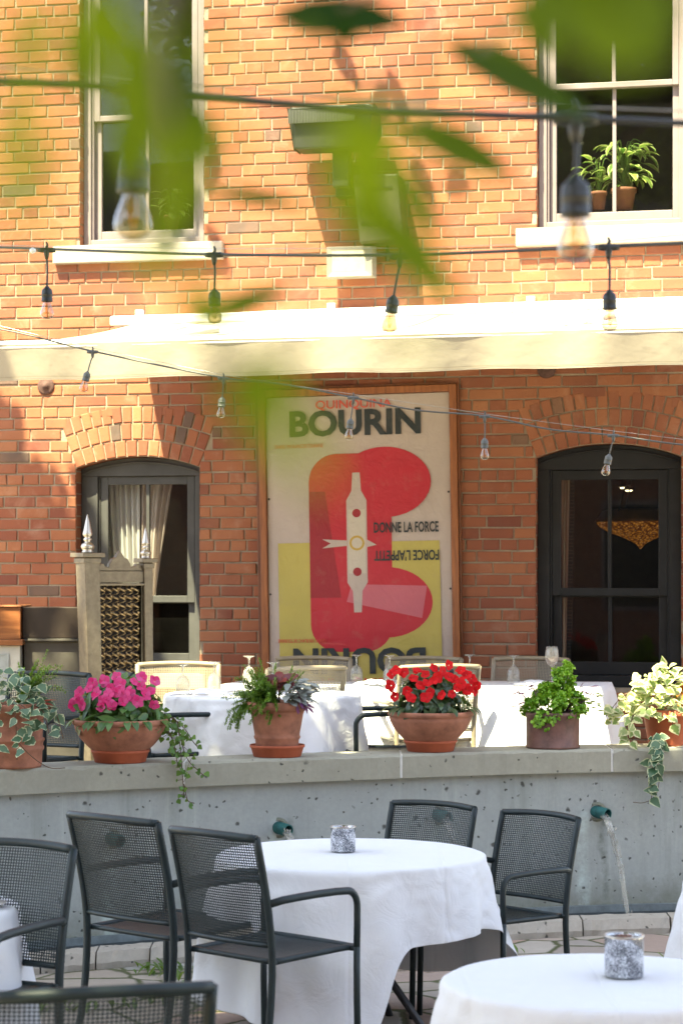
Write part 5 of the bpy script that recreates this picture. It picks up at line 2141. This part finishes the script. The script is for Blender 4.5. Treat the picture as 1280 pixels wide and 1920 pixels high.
for k in range(16):
    a = rr.uniform(-1.6, .9)
    b.leaf((.08 + .08 * rr.random() * math.cos(a), -.07 + .05 * math.sin(a), .26 + rr.uniform(-.02, .06)), (math.cos(a) * .6, -.5, rr.uniform(-1.2, .6)), (0, -.4, 1), rr.uniform(.04, .07), .016, .6, .2, rr.random(), 0, LANCE)
b.build('purple_foliage', m_purp, t)

# --- oval brown pot of parsley
t = pot_thing(1041, .15, 'brown straight sided pot overflowing with curly green parsley')
b = MB()
b.lathe([(0, 0), (.136, 0), (.142, .004), (.142, .012), (.138, .016), (.139, .1), (.14, .165), (.143, .168), (.143, .186), (.136, .19), (.130, .17), (0, .165)], 48, wob=.02)
b.build('pot', m_rusty, t)
soil(t, .128, .18)
rr = random.Random(14)
b = MB()
for _ in range(230):
    d = up_dir(rr, (-.15, 1.45))
    k = rr.uniform(.5, 1) ** .5
    c = Vector((.01 + d.x * .17 * k, d.y * .14 * k, .185 + d.z * .15 * k))
    if rr.random() < .12:
        c = Vector((rr.uniform(.0, .12), rr.uniform(-.05, .1), .18 + rr.uniform(.15, .27)))
        b.tube([(c.x * .5, c.y * .4, .18), c], .0018, 4)
    for _ in range(16):
        q = up_dir(rr, (-.6, 1.5))
        b.leaf(c + q * rr.uniform(0, .012), q, (rr.gauss(0, 1), rr.gauss(0, 1), 1), rr.uniform(.012, .024), rr.uniform(.010, .018), rr.uniform(.5, 2), .4, min(1, max(0, .25 + .5 * d.z + rr.gauss(0, .25))), 0, [.3, 1, .9, 1.0, .3])
for _ in range(5):
    c0 = Vector((rr.uniform(-.1, .0), -.13, .19))
    for _ in range(14):
        q = up_dir(rr, (-1.4, .6))
        b.leaf(c0 + Vector((rr.gauss(0, .01), -.01, rr.gauss(-.03, .02))), q, (0, -1, .5), .022, .016, 1.2, .4, rr.random(), 0, [.3, 1, .9, 1.0, .3])
b.build('parsley', m_pars, t)
b = MB()
for k in range(34):
    s_ = rr.choice((-1, -1, 1))
    p = Vector((s_ * rr.uniform(.08, .19), rr.uniform(-.05, .05), .2 + rr.uniform(0, .12)))
    b.leaf(p, (s_ * rr.uniform(.2, 1), -.3, rr.uniform(-.2, 1)), (0, -.4, 1), rr.uniform(.035, .06), .016, .5, .2, rr.random(), 0, LANCE)
    b.tube([(p.x * .5, p.y, .18), p], .0013, 4)
b.build('purple_foliage', m_purp, t)
b = MB()
for k in range(18):
    p = Vector((rr.uniform(.1, .24), rr.uniform(-.05, .06), .19 + rr.uniform(-.01, .1)))
    b.leaf(p, (1, -.3, rr.uniform(-.5, .6)), (0, -.4, 1), rr.uniform(.03, .05), .026, .5, .2, rr.random(), 0, IVY)
b.build('pale_leaf', m_ivyp, t)

# --- variegated ivy, photo edge, first pot of the row
t = pot_thing(12, .15, 'terracotta pot with cream edged ivy and a feathery fern behind it')
b = MB()
b.lathe([(r * .165, z_) for r, z_ in ((0, 0), (.86, 0), (.88, .012), (.9, .075), (.94, .082), (.95, .095), (.91, .105), (.93, .12), (.96, .125), (.96, .135), (.9, .14), (.93, .25), (1.0, .255), (1.02, .27), (1.0, .3), (.94, .302), (.9, .28), (0, .27))], 48, wob=.006)
b.build('pot', m_terra, t)
soil(t, .14, .285)
rr = random.Random(15)
b = MB()
for _ in range(22):
    a = rr.uniform(-1.2, 2.2)
    fern(b, rr, (.03, .05, .29), (math.cos(a) * .6 + .25, math.sin(a) * .4 + .2, rr.uniform(.6, 1.8)), rr.uniform(.16, .3), rr.uniform(.2, 1.2))
b.build('fern', m_fern, t)
b, s_ = MB(), MB()
for _ in range(95):
    d = up_dir(rr, (-.3, 1.4))
    k = rr.uniform(.6, 1)
    p = Vector((d.x * .19 * k, d.y * .17 * k - .02, .29 + d.z * .17 * k))
    b.leaf(p, (d.x + rr.gauss(0, .5), d.y - .3, rr.uniform(-.8, .5)), (0, -.7, 1), rr.uniform(.035, .065), rr.uniform(.036, .06), .5, .15, rr.random(), 0, IVY)
for e in ((.12, -.2, .13), (-.03, -.2, .1), (.2, -.14, .16), (.06, -.21, .05), (-.12, -.2, .14), (.26, -.1, .14)):
    trail(s_, b, rr, [(e[0] * .3, -.1, .3), (e[0] * .8, e[1] * .9, .28), (e[0], e[1], e[2])], .03, .055, .052, IVY, jit=.012)
b.build('ivy', m_ivy, t)
s_.tube(smooth_path([(.06, -.18, .13), (.12, -.2, .07), (.2, -.16, .01), (.27, -.12, .005)], 5), .002, 5)
s_.build('ivy_stem', m_twig, t)
b = MB()
for k in range(6):
    b.leaf((.13, 0, .3), (rr.uniform(.5, 1), rr.uniform(-.6, .2), rr.uniform(-.9, .4)), (0, -.3, 1), .085, .024, .4, .2, rr.random())
b.build('red_leaf', RED_TIP, t)

# --- pale variegated ivy, last pot of the row
t = pot_thing(1258, .2, 'sunlit pot of pale cream and green ivy with orange leaves spilling over the coping')
b = MB()
b.lathe([(r * .13, z_) for r, z_ in ((0, 0), (.7, 0), (.72, .01), (.9, .15), (1.0, .152), (1.02, .165), (1.0, .19), (.92, .192), (.88, .17), (0, .165))], 40)
b.build('pot', m_saucer, t)
soil(t, .115, .18)
rr = random.Random(16)
b, s_ = MB(), MB()
for _ in range(185):
    d = up_dir(rr, (-.5, 1.5))
    k = rr.uniform(.5, 1)
    p = Vector((d.x * .2 * k - .02, d.y * .16 * k - .02, .22 + d.z * .21 * k))
    b.leaf(p, (d.x + rr.gauss(0, .5), d.y - .4, rr.uniform(-1, .5)), (0, -.8, 1), rr.uniform(.035, .075), rr.uniform(.036, .07), .4, .15, rr.random(), 0, IVY)
for e in ([(-.1, -.05, .25), (-.22, -.08, .28), (-.3, -.1, .2), (-.33, -.1, .16)], [(-.05, -.1, .2), (-.18, -.15, .18), (-.22, -.18, .08), (-.2, -.2, .04)], [(0, -.1, .3), (-.15, -.12, .32), (-.25, -.12, .26)],
          [(-.1, -.05, .2), (-.25, -.06, .22), (-.32, -.08, .12)], [(.02, -.1, .3), (.02, -.16, .2), (0, -.2, .1)]):
    trail(s_, b, rr, e, .02, .055, .055, IVY, jit=.018)
b.build('ivy', m_ivyp, t)
b = MB()
B0 = Vector(t.location)
for e in ([(1225, 1385, -.08), (1228, 1405, -.25), (1222, 1440, -.25), (1224, 1470, -.24), (1220, 1498, -.24)], [(1232, 1380, -.1), (1228, 1410, -.25), (1232, 1440, -.25)]):
    trail(s_, b, rr, [at(px, py, cf(px) + .2 + o) - B0 for px, py, o in e], .02, .06, .056, IVY, jit=.012)
s_.tube(smooth_path([at(px, py, cf(px) - .03) - B0 for px, py in ((1236, 1445), (1234, 1470), (1226, 1495), (1205, 1505), (1186, 1504))], 5), .0018, 5)
b.build('hanging_ivy', m_ivy, t)
s_.build('ivy_stem', m_twig, t)
b = MB()
for k in range(26):
    b.leaf((.05 + rr.uniform(-.02, .06), -.05, .22 + rr.uniform(-.03, .1)), (rr.uniform(-.3, 1), rr.uniform(-1, .2), rr.uniform(-.4, .9)), (0, -.5, 1), rr.uniform(.06, .12), .026, .6, .2, rr.random())
b.build('orange_leaf', m_croton, t)
# ================================================================== FESTOON LIGHTS
def festoon(label, cable, rc, wire, rw, lamps, k, m_body, m_cab):
    """cable, wire: photo column, row, distance.  lamps: T column, T row, bulb-tip column, bulb-tip row, distance"""
    P = smooth_path([at(*c) for c in cable], 10)
    root = thing('string_lights', label, 'string lights', P[len(P) // 2], 0, 'strings of bulbs hung across the patio')
    O = Vector(root.location)
    b = MB()
    b.tube([p - O for p in P], rc, 8)
    b.build('cable', m_cab, root)
    b = MB()
    b.tube([at(*c) - O for c in wire], rw, 6)
    b.build('support_wire', m_wire, root)
    for tx, ty, bx_, by, Y in lamps:
        T = at(tx, ty, Y) - O
        tip = at(bx_, by, Y) - O
        d = (tip - T)
        L = d.length
        d.normalize()
        q = Vector((0, 0, -1)).rotation_difference(d)
        # junction and short pendant lead
        b = MB()
        b.lathe([(0, .012 * k), (.006 * k, .012 * k), (.010 * k, .004 * k), (.012 * k, -.004 * k), (.010 * k, -.02 * k), (.006 * k, -.036 * k), (0, -.036 * k)], 14, T)
        al = (at(tx + 10, ty, Y) - at(tx, ty, Y)).normalized()
        b.tube([T - al * .034 * k, T - al * .02 * k, T + al * .02 * k, T + al * .034 * k], [.008 * k, .0105 * k, .0105 * k, .008 * k], 10)
        b.tube([T + Vector((0, 0, .008 * k)), T + Vector((.003 * k, 0, .022 * k)), T + Vector((-.002 * k, 0, .032 * k))], [.006 * k, .005 * k, .003 * k], 8)
        sock = T + d * (L - .125 * k)
        b.tube(smooth_path([T + Vector((0, 0, -.03 * k)), T.lerp(sock, .5) + Vector((.002 * k, 0, 0)), sock + d * .004], 5), .0042 * k, 7)
        j = b.build('lamp_lead', m_body, root)
        b = MB()
        b.lathe([(r * k, -z_ * k) for r, z_ in ((0, 0), (.007, 0), (.011, .006), (.0195, .014), (.0215, .022), (.0215, .03), (.0225, .031), (.0225, .034), (.0215, .035), (.0215, .054), (.0225, .055), (.0225, .06), (.0165, .061), (0, .061))], 22)
        s_ = b.build('socket', m_body, root)
        s_.location = sock
        s_.rotation_mode = 'QUATERNION'
        s_.rotation_quaternion = q
        b = MB()
        b.lathe([(r * k, -z_ * k) for r, z_ in ((.0135, .058), (.0145, .066), (.019, .08), (.0245, .095), (.0265, .106), (.025, .116), (.019, .123), (.010, .1268), (0, .1275))], 24)
        b.build('bulb', m_bulb, s_)
        b = MB()
        for c in (-1, 0, 1):
            b.tube([(c * .004 * k, 0, -.062 * k), (c * .006 * k, .001 * k, -.09 * k), (c * .003 * k, 0, -.112 * k)], .0011 * k, 5)
        b.build('filament', m_filament, s_)
    return root


m_greyrub = plain('grey_rubber', (0.07, 0.075, 0.072), 0.45, var=.25, bump=0.03)
festoon('thick black cable of large bulbs strung nearest, above the other strings',
        [(-200, 140, 3.3), (0, 152, 3.38), (250, 168, 3.44), (640, 203, 3.52), (1078, 222, 3.6), (1280, 231, 3.64), (1500, 236, 3.7)], .0058,
        [(-200, 108, 3.38), (640, 184, 3.52), (1280, 208, 3.64), (1500, 216, 3.7)], .0012,
        [(250, 168, 249, 446, 3.44), (1078, 223, 1078, 487, 3.6)], 1.08, m_rubber, m_rubber)
festoon('black cable with four bulbs crossing in front of the upper window sills',
        [(-300, 455, 9.2), (0, 464, 8.4), (88, 467, 8.2), (402, 477, 7.6), (748, 478, 7.1), (1140, 462, 6.5), (1280, 456, 6.3), (1500, 446, 6.0)], .0048,
        [(-300, 452, 9.2), (88, 462, 8.2), (402, 466, 7.6), (748, 466, 7.1), (1140, 453, 6.5), (1280, 440, 6.3), (1500, 424, 6.0)], .0011,
        [(88, 469, 89, 597, 8.0), (402, 478, 403, 606, 7.5), (748, 482, 728, 622, 7.0), (1140, 464, 1143, 619, 6.45)], .92, m_rubber, m_rubber)
festoon('slack grey cable with small bulbs sloping down in front of the awning and poster',
        [(-300, 570, 11.4), (0, 617, 11.2), (172, 658, 11.1), (418, 708, 11.0), (540, 722, 10.95), (660, 745, 10.9), (780, 769, 10.85), (908, 780, 10.8), (1030, 805, 10.75), (1148, 816, 10.7), (1280, 834, 10.6), (1500, 852, 10.5)], .0042,
        [(-300, 555, 11.4), (0, 611, 11.2), (172, 652, 11.1), (418, 703, 11.0), (660, 739, 10.9), (908, 776, 10.8), (1148, 808, 10.7), (1280, 824, 10.6), (1500, 840, 10.5)], .0014,
        [(174, 660, 156, 734, 11.1), (419, 710, 414, 783, 11.0), (662, 746, 653, 824, 10.9), (908, 781, 908, 861, 10.8), (1149, 817, 1133, 891, 10.7)], .82, m_greyrub, m_greyrub)
o = MB()
o.lathe([(0, .012), (.011, .006), (.012, 0), (.011, -.006), (0, -.012)], 16)
o = o.build('cable_tag', plain('white_tag', (.8, .85, .88), .4), None)
o.location = at(62, 470, 8.18)
tag(o, 'tiny round white tag clipped on the black cable beside the first bulb', 'tag')

# ================================================================== THE TREE OVER THE PATIO
m_bark = plain('grey_bark', (0.12, 0.09, 0.07), 0.95, var=.35, vs=9, bump=.8, bs=25, bd=.02)
m_tleaf = leafmat('maple_leaf', (0.06, 0.14, 0.012), (0.15, 0.26, 0.02), None, .6, .5)
TX, TY = -3.6, 4.6
tr = thing('shade_tree', 'leafy green tree whose out of focus leaves hang across the top of the view', 'tree', (TX, TY, 0))
b = MB()
b.tube(smooth_path([(0, 0, -.1), (.03, 0, .6), (-.04, .05, 2.2), (.05, .02, 4.0), (.2, 0, 6.0), (.5, 0, 7.6)], 6), [.34 - .22 * i / 30 for i in range(31)], 14)
b.build('trunk', m_bark, tr)
rr = random.Random(5)
b = MB()
LIMBS = [[(0.02, 0, 4.0), (1.0, -.6, 5.8), (2.4, -1.6, 7.2), (3.6, -2.6, 7.8)], [(.1, 0, 5.0), (.9, 1.2, 6.6), (1.6, 2.5, 7.6), (2.2, 3.4, 8.2)], [(0.05, 0, 4.6), (-.8, 1.2, 6.2), (-.9, 4.0, 7.4), (-.3, 7.6, 7.9)],
         [(.2, 0, 6), (1.4, .2, 7.2), (2.8, .5, 8), (4.0, .4, 8.3)], [(.0, 0, 3.2), (.8, -1.2, 4.0), (2.0, -2.6, 3.9), (3.2, -3.5, 3.3), (4.0, -3.65, 2.75)]]
for L in LIMBS:
    pth = smooth_path(L, 6)
    n = len(pth)
    b.tube(pth, [.11 * (1 - .85 * i / n) + .008 for i in range(n)], 9)
b.build('limb', m_bark, tr)
b = MB()
BLOBS = [(3.2, -3.4, 7.8, 1.6, .7), (1.8, -2.6, 7.9, 1.6, .8), (3.6, -1.6, 8.2, 1.6, .7), (2.0, -.8, 8.4, 1.7, .8), (3.6, .4, 8.4, 1.5, .7), (2.2, 1.2, 8.5, 1.5, .8), (.6, -1.2, 8.1, 1.6, .8), (.6, 1.4, 8.3, 1.6, .8),
         (3.3, 2.0, 8.3, 1.35, .6), (1.8, 2.7, 8.3, 1.2, .6), (.3, 3.0, 8.2, 1.3, .6), (3.0, 2.75, 8.1, .9, .4), (-.8, 1.0, 8.0, 1.5, .8), (3.3, 3.3, 8.1, .8, .4), (1.8, -6.2, 7.6, 1.7, .7), (3.2, -6.6, 7.6, 1.5, .7), (.7, -5.6, 7.6, 1.4, .7), (2.2, -4.7, 7.7, 1.4, .7)]
for cx, cy, cz, r, h in [(q[0] - .45, *q[1:]) for q in BLOBS] + [(3.9, 1.0, 8.3, 1.0, .5), (4.2, -1, 8.2, 1.0, .5), (4.0, -3, 8, 1.0, .5), (3.8, 2.6, 8.2, .9, .4), (-.3, 2.9, 8.2, .95, .4)]:
    for _ in range(int(1700 * r * r / 2)):
        d = Vector((rr.gauss(0, 1), rr.gauss(0, 1), rr.gauss(0, 1))).normalized() * rr.uniform(.3, 1) ** .5
        p = Vector((cx + d.x * r, cy + d.y * r, cz + d.z * h))
        a = rr.uniform(0, 2 * PI)
        b.leaf(p, (math.cos(a), math.sin(a), rr.uniform(-.6, .3)), (rr.gauss(0, .4), rr.gauss(0, .4), 1), rr.uniform(.14, .24), rr.uniform(.09, .14), .5, .2, rr.random(), 0, OVAL, 4)
# lighter sprays near the house that dapple the brick
for cx, cy, cz, r, h, n in ((-1.35, 7.8, 8.0, 1.05, .35, 1500), (-.42, 7.45, 8.0, .5, .22, 320), (1.95, 3.9, 8.1, .7, .3, 420), (-1.7, 8.9, 8.0, .9, .4, 500), (-.5, 8.9, 7.9, .5, .3, 40), (1.3, 8.5, 8.2, .35, .3, 10), (2.7, 8.2, 8.2, .4, .3, 10), (-.3, 6.2, 7.9, .8, .4, 120), (.9, 4.6, 8.1, .6, .4, 80)):
    for _ in range(n):
        d = Vector((rr.gauss(0, 1), rr.gauss(0, 1), rr.gauss(0, 1))).normalized() * rr.uniform(.2, 1) ** .5
        a = rr.uniform(0, 2 * PI)
        b.leaf((cx + d.x * r, cy + d.y * r, cz + d.z * h), (math.cos(a), math.sin(a), rr.uniform(-.6, .3)), (0, 0, 1), rr.uniform(.14, .22), rr.uniform(.08, .12), .5, .2, rr.random(), 0, OVAL, 4)
b.build('crown', m_tleaf, tr)

# the low spray of leaves that hangs close to the lens
NEAR = [  # column, row, distance, length px, width px, angle (degrees, 0 = to the east, positive = downwards), tint
    (640, 32, 1.15, 270, 95, 2, 0.0), (648, 60, 1.1, 70, 60, 90, 0.0), (968, 152, 1.2, 330, 88, 31, .15), (1125, 30, .85, 300, 150, 8, .35), (1150, 90, .8, 220, 120, 15, .6), (1060, -20, .8, 200, 120, 40, .4), (1230, 10, .8, 160, 90, 50, .5),
    (862, 278, 1.1, 260, 80, 22, .15), (700, 395, 1.0, 200, 110, 68, .6), (770, 470, 1.05, 340, 110, 47, .5), (668, 300, .75, 200, 110, 85, 1.0), (735, 260, .75, 130, 70, 30, .9), (490, 372, 1.15, 190, 40, 4, .25), (455, 572, 1.1, 210, 55, -18, .35), (385, 585, 1.0, 110, 95, 80, .6),
    (245, 95, .72, 220, 85, 75, .8), (330, 180, .8, 170, 90, 85, .1), (352, 245, .9, 170, 110, 60, .0), (300, 300, .72, 190, 70, 100, .7), (345, 340, .7, 130, 60, 80, .9), (285, 440, .8, 150, 45, 115, .9), (215, 200, .7, 130, 60, 60, .9), (190, 40, .7, 180, 80, 90, .9),
    (25, 330, .62, 230, 100, 88, 1.0), (20, 45, .62, 150, 80, 40, 1.0), (80, 240, .6, 150, 60, 80, .9), (410, 240, .75, 110, 60, 20, .8), (480, 745, .75, 150, 130, 60, .6), (575, 860, .6, 150, 60, 70, .9), (770, 630, .8, 120, 40, 40, .7), (300, 497, .95, 230, 20, -2, .8),
    (255, 190, 1.0, 130, 70, 95, .4), (430, 130, .7, 100, 50, 10, .9), (870, 330, .65, 130, 50, 30, .9),
        (210, 60, 1.0, 200, 60, 60, .3), (268, 150, .9, 160, 70, 100, .15), (325, 215, 1.0, 150, 100, 70, .0), (240, 270, 1.1, 150, 50, 95, .45), (340, 400, .9, 140, 50, 120, .4), (300, 250, .8, 180, 80, 70, .45), (160, 120, .8, 140, 60, 100, .45), (720, 330, .8, 180, 70, 75, .7), (690, 215, .8, 120, 60, 60, .8), (790, 380, 1.0, 160, 40, 60, .45), (610, 250, .75, 130, 60, 130, .9), (1010, 60, .9, 150, 60, 60, .3), (1190, 60, .9, 170, 70, 35, .35), (520, 700, .8, 110, 60, 20, .6), (440, 720, .75, 90, 60, 100, .7), (55, 140, .7, 120, 70, 70, .8), (10, 230, .7, 130, 60, 90, .7),
        (60, 390, .62, 140, 70, 75, .9), (110, 60, .62, 160, 80, 110, .8), (150, 300, .6, 120, 50, 80, .7), (380, 60, .65, 130, 60, 40, .8), (410, 300, .62, 120, 50, 20, .8), (560, 120, .62, 110, 50, 70, .9), (820, 180, .62, 110, 50, 50, .9), (620, 420, .65, 120, 60, 70, .8), (505, 780, .7, 120, 90, 100, .6), (545, 820, .62, 110, 70, 70, .9), (330, 520, .65, 120, 50, 110, .8), (960, 40, .7, 140, 70, 20, .6)]
m_near = leafmat('low_leaf', (0.012, 0.042, 0.002), (0.2, 0.29, 0.004), None, .5, .5, .55, True)
b = MB()
tw = MB()
O = Vector((TX, TY, 0))
for px, py, Y, L, W, ang, ti in NEAR:
    f_ = .62 if ti >= .5 else 1.0
    Y *= f_
    a = math.radians(ang)
    c = at(px, py, Y)
    k = Y / F
    d = Vector((math.cos(a), rr.uniform(-.25, .25), -math.sin(a)))
    base = c - d * (L * k / 2)
    up = Vector((rr.gauss(0, .15), -1, .25))
    b.leaf(base - O, d, up, L * k, W * k, rr.uniform(-.3, .5), rr.uniform(.1, .3), ti, 0, [.1, .8, 1.0, .72, .02], 7) if False else b.leaf(base - O, d, up, L * k, W * k, rr.uniform(-.3, .5), rr.uniform(.1, .3), ti, 0, [.1, .8, 1.0, .72, .02], 5)
b.build('low_leaves', m_near, tr)
for pts in ([(1350, -300, .9), (1180, -60, .85), (1040, 10, .95), (900, 90, 1.15)], [(420, -350, .8), (330, -60, .78), (300, 60, .75), (320, 260, .75), (300, 420, .78)],
            [(760, -300, 1.1), (740, -60, 1.12), (640, 10, 1.13)], [(760, -300, 1.1), (800, 60, 1.05), (790, 230, 1.08)]):
    tw.tube([p - O for p in smooth_path([at(*q) for q in pts], 6)], .0018, 6)
tw.build('twig', m_bark, tr)

# ================================================================== HOUSE ACROSS THE COURT (seen only mirrored in the panes)
m_farbrick = NT('plain_dark_brick')
_b = m_farbrick.n('ShaderNodeTexBrick')
_b.inputs['Color1'].default_value = (.2, .08, .05, 1)
_b.inputs['Color2'].default_value = (.26, .1, .06, 1)
_b.inputs['Mortar'].default_value = (.3, .26, .22, 1)
_b.inputs['Scale'].default_value = 4.5
_mp = m_farbrick.n('ShaderNodeMapping')
_mp.inputs['Rotation'].default_value = (PI / 2, 0, 0)
m_farbrick.l(m_farbrick.coord(), _mp.inputs['Vector'])
m_farbrick.l(_mp.outputs[0], _b.inputs['Vector'])
m_farbrick = m_farbrick.done(m_farbrick.pbsdf(_b.outputs['Color'], .9))
fh = thing('court_house', 'dim brick house across the court mirrored faintly in the window panes', 'building', (0, -9, 0))
b = MB()
b.span((-30, -1, 0), (26, 0, 9.6))
b.build('wall', m_farbrick, fh)
for i in range(14):
    for j in range(3):
        w = MB()
        x, z_ = -27 + i * 3.6, 1.2 + j * 3.4
        w.span((x - .6, -.05, z_), (x + .6, .03, z_ + 1.9))
        wn = w.build('window', m_taupe, fh)
        p = MB()
        p.span((x - .52, .03, z_ + .08), (x + .52, .035, z_ + 1.82))
        p.build('pane', plain('dark_pane', (.02, .022, .025), .1, bump=0), wn)

# ================================================================== LIGHT, SKY, CAMERA
w = bpy.data.worlds.new('World')
sc.world = w
w.use_nodes = True
nt = w.node_tree
bg = nt.nodes['Background']
sky = nt.nodes.new('ShaderNodeTexSky')
sky.sky_type = 'NISHITA'
sky.sun_disc = False
LX, LY, LZ = .674, .876, -2.0            # direction in which the sunlight travels
el = math.atan2(-LZ, math.hypot(LX, LY))
sky.sun_elevation = el
az = math.atan2(-LX, -LY)                # bearing of the sun from +Y, clockwise
sky.sun_rotation = az
sky.air_density = 1.0
sky.dust_density = 1.5
sky.ozone_density = 1.0
hz = nt.nodes.new('ShaderNodeHueSaturation')      # a hazy summer sky, paler than the clear-air model
hz.inputs['Saturation'].default_value = .6
nt.links.new(sky.outputs[0], hz.inputs['Color'])
nt.links.new(hz.outputs[0], bg.inputs[0])
bg.inputs[1].default_value = SKY_K
su = bpy.data.lights.new('sun', 'SUN')
su.energy = SUN_E
su.angle = math.radians(.53)
su.color = (1.0, .92, .58)
so = bpy.data.objects.new('sun', su)
C.objects.link(so)
so.rotation_mode = 'QUATERNION'
so.rotation_quaternion = Vector((0, 0, -1)).rotation_difference(Vector((LX, LY, LZ)))

cd = bpy.data.cameras.new('camera')
co_ = bpy.data.objects.new('camera', cd)
C.objects.link(co_)
co_.location = (0, 0, H)
co_.rotation_euler = (PI / 2, 0, 0)
cd.sensor_fit = 'VERTICAL'
cd.sensor_height = 36
cd.lens = F / 1920 * 36
cd.shift_y = (YH - 960) / 1920
cd.clip_start = .05
cd.clip_end = 400
cd.dof.use_dof = True
cd.dof.focus_distance = 10.6
cd.dof.aperture_fstop = 5.2
sc.camera = co_
sc.render.resolution_x, sc.render.resolution_y = 682, 1024
sc.view_settings.view_transform = 'Standard'
sc.view_settings.look = 'None'
sc.view_settings.exposure = EXPO
sc.view_settings.gamma = 1
sc.view_settings.use_curve_mapping = False
sc.cycles.use_denoising = True
sc.cycles.max_bounces = 10
sc.cycles.transparent_max_bounces = 24
sc.cycles.sample_clamp_indirect = 8
sc.cycles.caustics_reflective = False
sc.cycles.caustics_refractive = False
